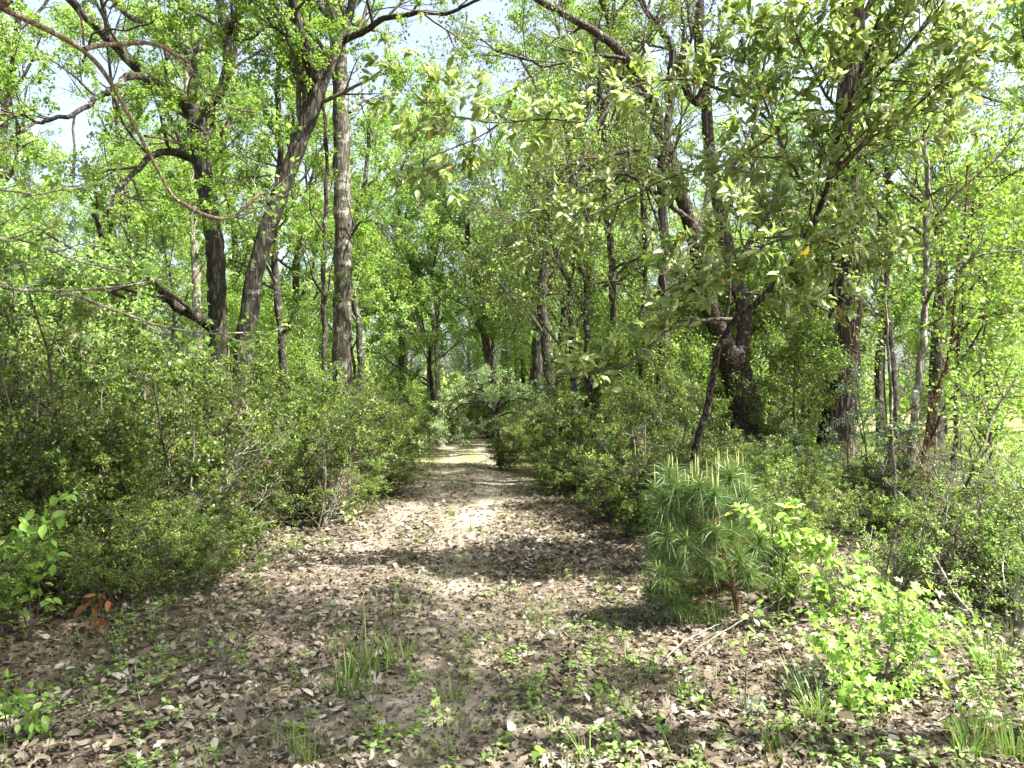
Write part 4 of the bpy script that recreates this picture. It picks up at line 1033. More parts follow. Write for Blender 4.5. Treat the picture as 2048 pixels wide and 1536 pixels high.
# x, y, height scale, width scale, proto index, label
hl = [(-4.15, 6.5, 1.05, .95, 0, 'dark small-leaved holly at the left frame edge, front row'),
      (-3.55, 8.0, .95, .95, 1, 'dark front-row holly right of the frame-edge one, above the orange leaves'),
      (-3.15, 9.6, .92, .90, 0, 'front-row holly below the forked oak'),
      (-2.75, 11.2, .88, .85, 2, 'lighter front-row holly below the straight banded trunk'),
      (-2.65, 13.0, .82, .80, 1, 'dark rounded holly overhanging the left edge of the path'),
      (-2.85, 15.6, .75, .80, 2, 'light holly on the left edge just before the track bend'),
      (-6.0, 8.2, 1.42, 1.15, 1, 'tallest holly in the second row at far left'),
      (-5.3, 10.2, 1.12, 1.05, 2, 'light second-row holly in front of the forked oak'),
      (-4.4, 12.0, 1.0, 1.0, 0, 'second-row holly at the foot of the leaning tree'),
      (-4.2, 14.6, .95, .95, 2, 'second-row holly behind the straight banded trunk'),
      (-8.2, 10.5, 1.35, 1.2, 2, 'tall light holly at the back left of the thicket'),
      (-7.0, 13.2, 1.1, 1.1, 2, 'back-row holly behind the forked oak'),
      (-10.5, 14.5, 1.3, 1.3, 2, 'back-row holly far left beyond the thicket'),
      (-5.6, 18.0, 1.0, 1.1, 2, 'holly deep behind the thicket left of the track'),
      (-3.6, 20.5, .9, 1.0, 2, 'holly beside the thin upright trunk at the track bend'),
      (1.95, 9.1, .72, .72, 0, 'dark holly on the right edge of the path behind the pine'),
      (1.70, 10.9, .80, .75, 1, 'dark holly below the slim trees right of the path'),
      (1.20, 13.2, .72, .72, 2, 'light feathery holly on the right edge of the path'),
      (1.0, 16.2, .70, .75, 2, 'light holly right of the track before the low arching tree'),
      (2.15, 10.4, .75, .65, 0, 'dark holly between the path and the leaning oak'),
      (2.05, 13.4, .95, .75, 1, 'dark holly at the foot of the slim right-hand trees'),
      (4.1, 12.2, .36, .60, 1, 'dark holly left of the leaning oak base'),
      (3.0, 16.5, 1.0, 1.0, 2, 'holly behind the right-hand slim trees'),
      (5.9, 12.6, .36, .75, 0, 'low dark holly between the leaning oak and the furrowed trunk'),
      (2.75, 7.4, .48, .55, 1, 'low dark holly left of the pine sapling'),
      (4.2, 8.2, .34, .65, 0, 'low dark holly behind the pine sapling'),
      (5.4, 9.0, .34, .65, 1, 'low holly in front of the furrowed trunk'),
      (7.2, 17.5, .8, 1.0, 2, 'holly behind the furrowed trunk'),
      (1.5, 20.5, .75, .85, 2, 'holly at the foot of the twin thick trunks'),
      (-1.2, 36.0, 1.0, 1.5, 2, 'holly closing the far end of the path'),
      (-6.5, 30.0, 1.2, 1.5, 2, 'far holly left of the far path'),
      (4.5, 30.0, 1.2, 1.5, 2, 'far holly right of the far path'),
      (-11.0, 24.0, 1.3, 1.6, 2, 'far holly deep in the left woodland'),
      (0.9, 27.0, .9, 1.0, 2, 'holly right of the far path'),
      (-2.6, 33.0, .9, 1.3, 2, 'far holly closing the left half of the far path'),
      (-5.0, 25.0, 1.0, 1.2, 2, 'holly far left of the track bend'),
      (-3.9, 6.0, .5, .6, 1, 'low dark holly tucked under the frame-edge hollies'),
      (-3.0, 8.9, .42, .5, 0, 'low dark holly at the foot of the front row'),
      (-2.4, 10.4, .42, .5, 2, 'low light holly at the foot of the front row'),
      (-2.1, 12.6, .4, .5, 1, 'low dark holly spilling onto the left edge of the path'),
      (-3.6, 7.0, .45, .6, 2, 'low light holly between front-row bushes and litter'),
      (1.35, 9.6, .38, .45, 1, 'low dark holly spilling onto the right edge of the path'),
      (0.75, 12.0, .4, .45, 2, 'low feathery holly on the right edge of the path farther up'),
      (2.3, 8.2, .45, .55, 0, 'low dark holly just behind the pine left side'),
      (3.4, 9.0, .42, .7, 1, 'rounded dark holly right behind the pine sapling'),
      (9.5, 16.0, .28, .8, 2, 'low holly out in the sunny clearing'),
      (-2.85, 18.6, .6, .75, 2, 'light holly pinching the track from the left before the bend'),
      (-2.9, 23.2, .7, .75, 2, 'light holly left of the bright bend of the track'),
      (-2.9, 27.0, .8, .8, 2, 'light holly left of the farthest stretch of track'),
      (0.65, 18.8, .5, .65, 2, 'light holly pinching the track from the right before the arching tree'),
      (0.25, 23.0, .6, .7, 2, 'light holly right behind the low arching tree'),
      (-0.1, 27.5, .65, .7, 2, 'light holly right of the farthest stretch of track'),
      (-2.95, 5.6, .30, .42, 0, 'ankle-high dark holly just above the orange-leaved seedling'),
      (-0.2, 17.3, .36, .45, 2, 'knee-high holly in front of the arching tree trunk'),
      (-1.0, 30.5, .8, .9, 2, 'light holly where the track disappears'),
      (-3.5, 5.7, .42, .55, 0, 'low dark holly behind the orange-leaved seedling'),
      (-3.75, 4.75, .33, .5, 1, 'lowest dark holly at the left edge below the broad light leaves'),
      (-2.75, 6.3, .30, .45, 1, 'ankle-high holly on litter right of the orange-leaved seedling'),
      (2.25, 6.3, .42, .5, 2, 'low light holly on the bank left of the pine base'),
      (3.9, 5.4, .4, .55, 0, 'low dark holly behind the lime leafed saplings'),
      (4.7, 5.9, .45, .6, 2, 'low light holly near the right edge behind the twiggy shrubs')]
for i, (x, y, hs, ws, k, lb) in enumerate(hl):
    HOL[k].place(lb, x, y, i * 2.1, (ws, ws, hs))
DEADS = Proto('bare_shrub', 'shrub', shrub_variant(415, 1.9, 1.3, L_BROWN, 0.05, 9, 8, 4, 2, 1, 'oval', lspread=.01, bark=B_PALE), SPART)
for i, (x, y, s_, lb) in enumerate([(-3.15, 7.4, .85, 'bare grey twiggy shrub at the front of the left thicket'), (-2.5, 9.3, .8, 'bare grey stems leaning out of the left thicket by the path'), (-4.4, 8.6, 1.25, 'tall bare twigs standing out of the left thicket'),
                                    (-2.2, 12.0, .9, 'bare grey stems beside the overhanging dark holly'), (1.7, 9.6, .9, 'bare grey stems on the right edge of the path'), (4.6, 7.6, .8, 'bare grey twigs below the furrowed trunk'),
                                    (5.6, 9.4, 1.1, 'bare grey twigs right of the furrowed trunk'), (3.6, 6.0, .6, 'bare grey twigs behind the lime leafed saplings')]):
    DEADS.place(lb, x, y, i * 1.7, s_)
PALES.place('pale glossy shrub climbing in front of the furrowed trunk', 4.25, 8.9, .4, (.85, .85, .98))
PALES.place('shorter pale glossy shrub between pine and furrowed trunk', 3.55, 9.2, 2.4, (.8, .8, .65))
PALES.place('low pale shrub right of the furrowed trunk base', 5.2, 8.2, 4.4, (.75, .75, .45))
for i, (x, y, s_, lb) in enumerate([(1.72, 5.95, .42, 'small broadleaf bush merging with the back of the pine sapling'), (2.0, 5.45, .33, 'small broadleaf bush touching the right foot of the pine sapling'), (1.3, 5.95, .30, 'small broadleaf bush touching the left foot of the pine sapling'), (-3.0, 7.1, .95, 'waist-high broadleaf bush in the left thicket above the orange leaves'), (-2.6, 9.9, .9, 'waist-high broadleaf bush on the left edge of the path'), (-4.7, 6.0, 1.6, 'tall broadleaf bush at the left frame edge inside the thicket'),
                                    (-5.9, 7.4, 2.1, 'tallest broadleaf bush at the left frame edge behind the front row'), (-3.3, 10.6, 1.5, 'broadleaf bush halfway along the left thicket'), (-4.0, 8.9, 1.9, 'tall broadleaf bush poking out of the front-row hollies'), (1.55, 8.6, .75, 'broadleaf bush on the right edge of the path behind the pine'), (1.9, 11.8, 1.5, 'tall broadleaf bush among the slim right-hand trees'),
                                    (-3.3, 12.3, 1.7, 'tall broadleaf bush below the straight banded trunk'), (3.9, 6.6, .7, 'broadleaf shrub right behind the pine sapling'), (4.9, 6.8, .65, 'broadleaf shrub below the tall pale sapling'),
                                    (-3.9, 5.0, .75, 'dark broadleaf shrub at the lower left edge under the holly'), (-3.2, 6.1, .5, 'small broadleaf shrub at the foot of the front-row holly'),
                                    (2.0, 7.0, .42, 'small broadleaf bush on the bank left of the pine'), (-2.9, 7.9, .4, 'small broadleaf bush edging the left side of the path')]):
    OLIV.place(lb, x, y, i * 1.3, s_)
for i, (x, y, s_, lb) in enumerate([(3.2, 4.75, .62, 'twiggy yellow-green shrub right behind the star-leaved sapling'), (3.85, 5.3, .8, 'twiggy shrub between the star-leaved sapling and the right edge'),
                                    (4.5, 6.3, .9, 'twiggy shrub below the bending pale sapling'), (5.9, 7.9, .8, 'twiggy shrub at the right frame edge'), (6.9, 9.8, .7, 'twiggy shrub in the clearing at right'),
                                    (5.0, 7.2, .8, 'twiggy shrub between the pale saplings'), (3.0, 5.9, .55, 'twiggy shrub at the right foot of the pine'), (2.05, 6.1, .42, 'small twiggy shrub hiding the left foot of the pine'), (1.45, 6.9, .38, 'small twiggy shrub on the bank left of the pine'), (2.2, 5.2, .3, 'tiny twiggy shrub in front of the pine base')]):
    TWG.place(lb, x, y, i * 1.9, s_)

# ------------------------------------------------------------------ pine sapling
def pine():
    rng = np.random.default_rng(31)
    b = G(1478, 1235); base = np.array([b[0], b[1], float(gz(b[0], b[1]))])
    Y = b[1]
    root = thing('pine_sapling', 'young pine with long needles and pale upright candles right of the path', 'pine', base)
    tr = catmull([base + [0, 0, -.05], P(1462, 1150, Y), P(1445, 1085, Y), P(1425, 1030, Y), P(1412, 980, Y), P(1400, 950, Y)], 30)
    g = Geo(); tubes(g, tr, np.linspace(.024, .009, 30), 10, .05, rng)
    put('trunk', g.mesh('trunk', B_RED, True, base), root)
    tips = [(1338, 950, 0), (1352, 975, -.15), (1392, 962, .1), (1372, 985, -.1), (1400, 975, -.2), (1440, 950, .05), (1460, 955, -.1), (1475, 945, .15), (1430, 990, -.25), (1325, 1040, -.1), (1345, 1030, .2),
            (1335, 1075, -.2), (1372, 1085, -.25), (1405, 1062, -.2), (1430, 1065, -.25), (1462, 1070, 0), (1318, 1145, -.25), (1352, 1140, 0), (1490, 990, .1), (1500, 1040, .2), (1520, 1080, .1), (1380, 1030, .2),
            (1312, 985, .1), (1330, 1000, -.1), (1420, 1130, -.15), (1400, 1150, .15), (1440, 1165, .1), (1365, 1180, .1), (1325, 1110, .2), (1300, 1180, .1), (1450, 1010, .2), (1480, 1120, -.1), (1345, 1205, -.1), (1310, 1090, .1), (1500, 1150, 0)]
    ng, bg_ = Geo(), Geo()
    for i, (x, y, dy) in enumerate(tips):
        tip = P(x, y, Y + dy)
        zt = tip[2] - .16 - 0.25 * abs(tip[0] - base[0])
        j = int(np.argmin(np.abs(tr[:, 2] - max(zt, .25))))
        s = tr[j]
        mid = (s + tip) / 2 + [0, 0, -.04]
        br = catmull([s, mid, tip + [0, 0, -.02], tip + [0, 0, .03]], 12)
        g = Geo(); tubes(g, br, np.linspace(.009, .005, 12), 6, .03, rng)
        put('branch', g.mesh('branch', B_RED, True, base), root)
        # needles
        n = 430 if y < 1110 else 330
        t = rng.uniform(.5, 1, n) ** .6
        p = np.stack([np.interp(t, np.linspace(0, 1, 12), br[:, k]) for k in range(3)], 1)
        d = norm(rng.normal(size=(n, 3)) + [0, 0, .35])
        ln = rng.uniform(.11, .21, n)
        sd_ = norm(np.cross(d, rng.normal(size=(n, 3)))) * .0012
        p1 = p + d * (ln * .55)[:, None]
        p2 = p + d * ln[:, None] + np.array([0, 0, -1]) * (ln ** 2 * 1.3)[:, None]
        V = np.stack([p - sd_, p + sd_, p1 + sd_, p1 - sd_, p2], 1).reshape(-1, 3)
        o5 = (np.arange(n) * 5)[:, None]
        rr = rng.random(n)
        # quads then tips
        ng.add(V, np.concatenate([np.array([[0, 1, 2]]) + o5, np.array([[0, 2, 3]]) + o5, np.array([[3, 2, 4]]) + o5]), np.concatenate([rr, rr, rr]))
        # candles
        if y < 1110 or i % 2 == 0:
            for c in range(int(rng.integers(2, 5)) if y < 1000 else 2):
                h = rng.uniform(.09, .19) if y < 1000 else rng.uniform(.04, .09)
                off = np.array([rng.normal() * .022, rng.normal() * .022, 0])
                st = br[-1]
                cc = catmull([st, st + off + [0, 0, .02], st + off * 1.15 + [0, 0, h * .6], st + off * 1.1 + [0, 0, h]], 10)
                g = Geo(); tubes(g, cc, np.array([.0025, .0035, .0045, .005, .005, .005, .0045, .004, .003, .001]), 6, .12, rng)
                put('candle', g.mesh('candle', L_CANDLE, True, base), root)
    put('needles', ng.mesh('needles', L_NEEDLE, False, base), root, kind='stuff')
pine()

# ------------------------------------------------------------------ leafy saplings with separate leaves
from mathutils import Matrix
LM = {}
def leaf_mesh(kind, mat, rnd, rng, cv=.08):
    key = (kind, mat.name, rnd)
    if key not in LM:
        g = Geo(); leaves(g, np.zeros((1, 3)), np.array([[1.0, 0, 0]]), np.array([[0, 0, 1.0]]), 1.0, kind, rng, np.array([rnd]), 1.0, cv)
        LM[key] = g.mesh('leaf', mat)
    return LM[key]

def set_leaf(o, pos, d, nr, s):
    d = norm(np.asarray(d, float)); side = norm(np.cross(nr, d)); up = np.cross(d, side)
    o.rotation_mode = 'QUATERNION'
    o.rotation_quaternion = Matrix(((d[0], side[0], up[0]), (d[1], side[1], up[1]), (d[2], side[2], up[2]))).to_quaternion()
    o.location = [float(z) for z in pos]
    o.scale = (s, s, s)

def sapling(name, label, base, stems, kind, mat, size, nleaf, seed, rnds=(.2, .5, .8), bark=B_TWIG, side=3, sl=.15, w=.004, droop=.3, maxleaf=280, sepw=.02, extra=0):
    """stems: list of world polylines; leaves become separate parts"""
    rng = np.random.default_rng(seed)
    root = thing(name, label, 'plant', base)
    tws = []
    for s in stems:
        c = catmull(s, 12)
        g = Geo(); tubes(g, c, np.linspace(w, w * .4, 12), 6, .05, rng)
        put('stem', g.mesh('stem', bark, True, base), root)
        par = c[None]; pr = np.linspace(w, w * .4, 12)[None]
        a, ar = grow(par, pr, side, .25, 1, lambda t, p: sl * (1.2 - .5 * t), .9, rng, up=.15, wig=.15, npts=5)
        g = Geo(); tubes(g, a, np.maximum(ar, .0009), 4, 0, rng)
        put('twigs', g.mesh('twigs', bark, True, base), root, kind='stuff')
        tws += [a, c[-5:][None]]
    tw = np.concatenate(tws)
    per = max(1, int(nleaf / len(tw)))
    p, tan, pi = along(tw, per, rng, .2, sepw)
    M = len(p)
    d = norm(tan * .4 + norm(rng.normal(size=(M, 3))) * .7 + [0, 0, -droop])
    nr = norm(rng.normal(size=(M, 3)) * .45 + [0.15, -.45, 1.0])
    for i in range(min(M, maxleaf)):
        o = put('leaf', leaf_mesh(kind, mat, float(rng.choice(rnds)), rng), root)
        set_leaf(o, p[i] - base, d[i], nr[i], float(size * rng.uniform(.6, 1.25)))
    if extra:
        p, tan, pi = along(tw, max(1, int(extra / len(tw))), rng, .0, sepw * 1.6)
        M = len(p)
        lg = Geo()
        d = norm(tan * .3 + norm(rng.normal(size=(M, 3))) * .7 + [0, 0, -droop]); nr = norm(rng.normal(size=(M, 3)) * .45 + [0.1, -.45, 1.0])
        leaves(lg, p, d, nr, size * rng.uniform(.45, 1.05, M), kind, rng, rng.random(M), 1, .1)
        put('foliage', lg.mesh('foliage', mat, False, base), root, kind='stuff')
    return root

# sweetgum
b0 = G(1765, 1395); b0[2] = gz(b0[0], b0[1]); Y0 = b0[1]
sapling('star_leaved_sapling', 'bright sapling covered in star-shaped leaves in the sunny lower right', b0,
        [[b0, P(1755, 1330, Y0), P(1700, 1250, Y0 + .1), P(1690, 1185, Y0 + .2)], [b0, P(1780, 1300, Y0), P(1800, 1230, Y0 + .1), P(1795, 1190, Y0)],
         [b0, P(1800, 1330, Y0), P(1850, 1260, Y0 + .1), P(1850, 1190, Y0 + .1)], [b0, P(1730, 1350, Y0 - .1), P(1690, 1310, Y0 - .1), P(1670, 1270, Y0 - .1)],
         [b0, P(1800, 1360, Y0 - .1), P(1835, 1330, Y0 - .1), P(1830, 1290, Y0)], [b0, P(1740, 1380, Y0 - .15), P(1712, 1375, Y0 - .2), P(1706, 1360, Y0 - .2)]],
        'star', L_LIME, 0.07, 270, 1, side=7, sl=.24, w=.006, sepw=.035, extra=520)
b1 = G(1960, 1330); b1[2] = gz(b1[0], b1[1]); Y1 = b1[1]
sapling('star_leaved_seedling', 'small star-leaved seedling at the right edge beside the large one', b1, [[b1, P(1950, 1280, Y1), P(1940, 1245, Y1)], [b1, P(1930, 1300, Y1), P(1935, 1280, Y1)], [b1, P(1985, 1270, Y1), P(1975, 1240, Y1)]],
        'star', L_LIME, 0.065, 30, 2, side=2, sl=.08)
b2 = G(1950, 1500); b2[2] = gz(b2[0], b2[1]); Y2 = b2[1]
sapling('star_leaved_seedling', 'lowest star-leaved seedling on sunlit litter near the right corner', b2, [[b2, P(1940, 1460, Y2), P(1925, 1425, Y2)], [b2, P(1945, 1465, Y2), P(1915, 1440, Y2)]],
        'star', L_LIME, 0.05, 24, 3, side=2, sl=.06)
# broad leaved saplings
b3 = G(1552, 1268); b3[2] = gz(b3[0], b3[1]); Y3 = b3[1]
sapling('broadleaf_sapling', 'lime leafed sapling just right of the pine', b3, [[b3, P(1560, 1190, Y3), P(1575, 1100, Y3), P(1600, 1025, Y3)], [P(1560, 1190, Y3), P(1565, 1120, Y3), P(1530, 1060, Y3), P(1500, 1025, Y3)], [P(1570, 1130, Y3), P(1590, 1085, Y3), P(1650, 1080, Y3)]],
        'broad', L_LIME, 0.07, 130, 4, side=5, sl=.2, extra=60)
b4 = G(1700, 1260); b4[2] = gz(b4[0], b4[1]); Y4 = b4[1]
sapling('broadleaf_sapling', 'lime leafed sapling arching above the star-leaved sapling', b4, [[b4, P(1690, 1180, Y4), P(1650, 1120, Y4), P(1600, 1065, Y4)], [b4, P(1720, 1170, Y4), P(1725, 1130, Y4)], [b4, P(1660, 1190, Y4), P(1625, 1170, Y4)]],
        'broad', L_LIME, 0.07, 160, 5, side=6, sl=.2, extra=100)
b5 = G(1490, 1420); b5[2] = gz(b5[0], b5[1]); Y5 = b5[1]
sapling('broadleaf_seedling', 'thin upright seedling with sparse tip leaves left of the star-leaved sapling', b5, [[b5, P(1492, 1340, Y5), P(1500, 1280, Y5), P(1508, 1215, Y5)]], 'oval', L_LIME, 0.055, 18, 6, side=4, sl=.08)
b6 = G(1505, 1455); b6[2] = gz(b6[0], b6[1]); Y6 = b6[1]
sapling('pale_seedling', 'small bluish pale seedling on litter at the lower right', b6, [[b6, P(1502, 1410, Y6), P(1498, 1390, Y6)], [b6, P(1512, 1440, Y6), P(1520, 1400, Y6)]], 'oval', L_PALE, 0.028, 50, 7, side=5, sl=.07)
b7 = G(1620, 1400); b7[2] = gz(b7[0], b7[1]); Y7 = b7[1]
sapling('pale_seedling', 'pale small-leaved plant touching the left side of the star-leaved sapling', b7, [[b7, P(1620, 1350, Y7), P(1610, 1330, Y7)], [b7, P(1640, 1370, Y7), P(1660, 1345, Y7)], [b7, P(1605, 1370, Y7), P(1590, 1350, Y7)]], 'oval', L_PALE, 0.030, 80, 8, side=5, sl=.09)
# left edge plants
b8 = G(60, 1290); b8[2] = gz(b8[0], b8[1]); Y8 = b8[1]
sapling('broadleaf_sapling', 'broad light leaves standing out against the dark holly at the left edge', b8,
        [[b8, P(60, 1180, Y8), P(70, 1090, Y8), P(105, 1010, Y8)], [b8, P(40, 1200, Y8), P(25, 1140, Y8), P(30, 1080, Y8)], [b8, P(80, 1190, Y8), P(60, 1120, Y8), P(45, 1060, Y8)]],
        'broad', L_LIME, 0.085, 150, 9, rnds=(.0, .2, .5), side=6, sl=.2)
b9 = G(215, 1290); b9[2] = gz(b9[0], b9[1]); Y9 = b9[1]
sapling('withering_seedling', 'bare seedling with hanging orange and brown leaves at lower left', b9, [[b9, P(208, 1240, Y9), P(195, 1170, Y9)], [b9, P(190, 1240, Y9), P(180, 1200, Y9)]], 'magnolia', L_ORANGE, 0.08, 18, 10, rnds=(.1, .5, .9), side=3, sl=.08, droop=.9)
b10 = G(455, 1340); b10[2] = gz(b10[0], b10[1]); Y10 = b10[1]
sapling('maple_seedling', 'green maple seedling alone on the shaded litter at left', b10, [[b10, P(455, 1300, Y10), P(458, 1265, Y10)], [b10, P(440, 1310, Y10), P(435, 1290, Y10)], [b10, P(470, 1320, Y10), P(478, 1300, Y10)]], 'star', L_LIME, 0.045, 30, 11, rnds=(.0, .2, .3), side=3, sl=.06)
b11 = G(870, 1425); b11[2] = gz(b11[0], b11[1]); Y11 = b11[1]
sapling('yellow_seedling', 'yellow-green bent seedling in the middle of the foreground', b11, [[b11, P(855, 1395, Y11), P(848, 1372, Y11)], [b11, P(868, 1405, Y11), P(875, 1410, Y11)]], 'star', L_LIME, 0.042, 14, 12, rnds=(.95, 1.0), side=2, sl=.05)
b12 = G(20, 1480); b12[2] = gz(b12[0], b12[1]); Y12 = b12[1]
sapling('broadleaf_seedling', 'leafy plant in the bottom left corner', b12, [[b12, P(20, 1440, Y12), P(30, 1400, Y12)], [b12, P(50, 1470, Y12), P(60, 1440, Y12)], [b12, P(10, 1430, Y12), P(0, 1380, Y12)], [b12, P(60, 1500, Y12), P(75, 1370, Y12)]], 'broad', L_LIME, 0.05, 80, 13, rnds=(.0, .2, .5), side=4, sl=.1)
b13 = G(690, 1060); b13[2] = gz(b13[0], b13[1]); Y13 = b13[1]
sapling('yellow_seedling', 'light yellow-green sprig at the foot of the dark holly left of the path', b13, [[b13, P(688, 1030, Y13), P(690, 1005, Y13)], [b13, P(700, 1040, Y13), P(705, 1020, Y13)]], 'oval', L_LIME, 0.05, 30, 14, rnds=(.8, 1.0), side=4, sl=.1)

# ------------------------------------------------------------------ fallen leaves
def litter():
    rng = np.random.default_rng(61)
    def scatter(n, y0, y1, pw=1.0):
        y = y0 + (y1 - y0) * rng.random(n) ** pw
        x = rng.uniform(-.78, .78, n) * (y + .6)
        return x, y
    def orient(n, tilt):
        a = rng.random(n) * 6.28
        nr = norm(rng.normal(size=(n, 3)) * tilt + [0, 0, 1])
        d = np.stack([np.cos(a), np.sin(a), np.zeros(n)], 1)
        d = norm(d - nr * np.sum(d * nr, 1, keepdims=True))
        return d, nr
    # fewer leaves on the bare soil streak
    def thin_(x, y):
        s = np.sin(x * 1.9 + 1) * np.sin(y * 1.3 + .5) + .5 * np.sin(x * 4.1 - y * 2.2)
        bare = np.exp(-((x - path_x(y) - .45) / .33) ** 2) * .8 + .6 * np.exp(-((x - path_x(y) + .55) / .3) ** 2) * (y > 6.5) + .85 * np.exp(-((x + .35) / .35) ** 2 - ((y - 3.9) / .35) ** 2) + np.clip(s - .9, 0, 1) * .8
        return rng.random(len(x)) > bare
    # the large nearest ones: things of their own
    cand_n = 19000
    x, y = scatter(cand_n, 2.6, 8.5, 1.15)
    k = thin_(x, y); x, y = x[k], y[k]
    n = len(x)
    size = rng.uniform(.04, .088, n) * (1 + .35 * (rng.random(n) < .06))
    d, nr = orient(n, .33)
    z = gz(x, y) + rng.uniform(.004, .035, n)
    p = np.stack([x, y, z], 1) - d * size[:, None] * .5
    def tone(x, y):
        b = .5 * np.sin(x * 1.7 + y * .9) + .5 * np.sin(x * 3.9 - y * 2.3 + 1) + .4 * np.sin(y * 5.1 + x * 1.2)
        return np.clip(rng.beta(2.0, 1.9, len(x)) + .14 * b, 0, .99)
    rnd = tone(x, y)
    px = x / y * F + CX; py = HOR + (CAMZ - z) / y * F
    sc = size / np.hypot(y, CAMZ) * (nr[:, 1] * -.5 + nr[:, 2]) + np.where((px > 30) & (px < 2018) & (py < 1500), .02 + (z - gz(x, y)) * .3, 0)
    order = np.argsort(-sc); own, rest = order[:280], order[280:]
    g = Geo()
    kk = rng.random(len(rest)) < .34
    a, b = rest[kk], rest[~kk]
    leaves(g, p[a], d[a], nr[a], size[a], 'oak', rng, rnd[a], 1.0, .35)
    h_ = len(b) // 2
    leaves(g, p[b[:h_]], d[b[:h_]], nr[b[:h_]], size[b[:h_]] * .85, 'oval', rng, rnd[b[:h_]], 1.0, .5)
    leaves(g, p[b[h_:]], d[b[h_:]], nr[b[h_:]], size[b[h_:]] * .8, 'magnolia', rng, rnd[b[h_:]], 1.3, .5)
    x2, y2 = scatter(42000, 7.0, 19, 1.0)
    k = thin_(x2, y2) & (rng.random(len(x2)) > np.clip((y2 - 9.5) / 7, 0, .75)); x2, y2 = x2[k], y2[k]
    d2, n2 = orient(len(x2), .3)
    p2 = np.stack([x2, y2, gz(x2, y2) + rng.uniform(.004, .03, len(x2))], 1)
    leaves(g, p2, d2, n2, rng.uniform(.045, .09, len(x2)), 'maple', rng, tone(x2, y2), 1.1, .25)
    # crumbs between
    x3, y3 = scatter(70000, 2.5, 9.5, 1.1)
    d3, n3 = orient(len(x3), .5)
    p3 = np.stack([x3, y3, gz(x3, y3) + rng.uniform(.001, .012, len(x3))], 1)
    leaves(g, p3, d3, n3, rng.uniform(.012, .04, len(x3)), 'tiny', rng, tone(x3, y3) * .8, 1.2, .2)
    o = put('leaf_litter', g.mesh('leaf_litter', L_LITTER))
    o['label'] = 'brown leaf litter covering the path and forest floor'
    o['category'] = 'leaf litter'
    o['kind'] = 'stuff'
    tg = Geo()
    m_ = 900
    ty = 2.8 + 8 * rng.random(m_) ** 1.2; tx = rng.uniform(-.76, .76, m_) * ty
    ta = rng.random(m_) * 3.14; tl2 = rng.uniform(.05, .28, m_)
    pts = np.empty((m_, 5, 3))
    bend = rng.normal(size=m_) * .5
    cxx, cyy = tx.copy(), ty.copy()
    for q in range(5):
        pts[:, q, 0] = cxx; pts[:, q, 1] = cyy; pts[:, q, 2] = gz(cxx, cyy) + .012 + rng.random(m_) * .012
        cxx = cxx + np.cos(ta) * tl2 / 4; cyy = cyy + np.sin(ta) * tl2 / 4; ta = ta + bend * .3 + rng.normal(size=m_) * .12
    tubes(tg, pts, np.linspace(1, .5, 5)[None] * rng.uniform(.0012, .0035, m_)[:, None], 4, 0, rng)
    o = put('twig_litter', tg.mesh('twig_litter', B_PALE))
    o['label'] = 'small broken twigs strewn over the leaf litter'
    o['category'] = 'twigs'
    o['kind'] = 'stuff'
    ms = []
    for i in range(12):
        gg = Geo(); leaves(gg, np.array([[-.5, 0, 0]]), np.array([[1.0, 0, 0]]), np.array([[0, 0, 1.0]]), 1.0, ('oak', 'oaksmall', 'oval')[i % 3], rng, np.array([[.15, .3, .45, .55, .65, .75, .8, .5, .4, .6, .7, .97][i]]), 1.0, .35)
        ms.append(gg.mesh('fallen_leaf', L_LITTER))
    for i in own:
        o = bpy.data.objects.new('fallen_leaf', ms[int(rng.integers(0, 12))])
        COL.objects.link(o)
        set_leaf(o, p[i] + d[i] * size[i] * .5 + [0, 0, .006], d[i], nr[i], float(size[i]))
        o['label'] = 'curled dry oak leaf lying on top of the litter near the viewer'
        o['category'] = 'leaf'
        o['group'] = 'dry oak leaves on top of the near litter'
litter()

# ------------------------------------------------------------------ grass and small seedlings
def grass_variant(seed, n, h, spread, w=.0035):
    rng = np.random.default_rng(seed)
    a = rng.random(n) * 6.28
    r = rng.random(n) ** .7 * spread * .35
    p0 = np.stack([np.cos(a) * r, np.sin(a) * r, np.full(n, -.01)], 1)
    lean = rng.uniform(.1, .9, n)
    aa = a + rng.normal(size=n) * .7
    ln = h * rng.uniform(.5, 1.15, n)
    out = np.stack([np.cos(aa), np.sin(aa), np.zeros(n)], 1)
    sd_ = np.stack([-np.sin(aa), np.cos(aa), np.zeros(n)], 1)
    V = []
    segs = 4
    for k in range(segs + 1):
        t = k / segs
        c = p0 + out * (lean * ln * t ** 1.7 * .8)[:, None] + np.array([0, 0, 1]) * (ln * (t - .35 * lean * t * t))[:, None]
        ww = w * (1 - t ** 2) + .0003
        V += [c - sd_ * ww, c + sd_ * ww]
    V = np.stack(V, 1).reshape(-1, 3)
    o = (np.arange(n) * 2 * (segs + 1))[:, None]
    f = np.concatenate([np.array([[2 * k, 2 * k + 1, 2 * k + 3, 2 * k + 2]]) + o for k in range(segs)])
    g = Geo(); rr = rng.random(n)
    g.add(V, f, np.tile(rr, segs))
    return g.mesh('grass_tuft', L_GRASS)

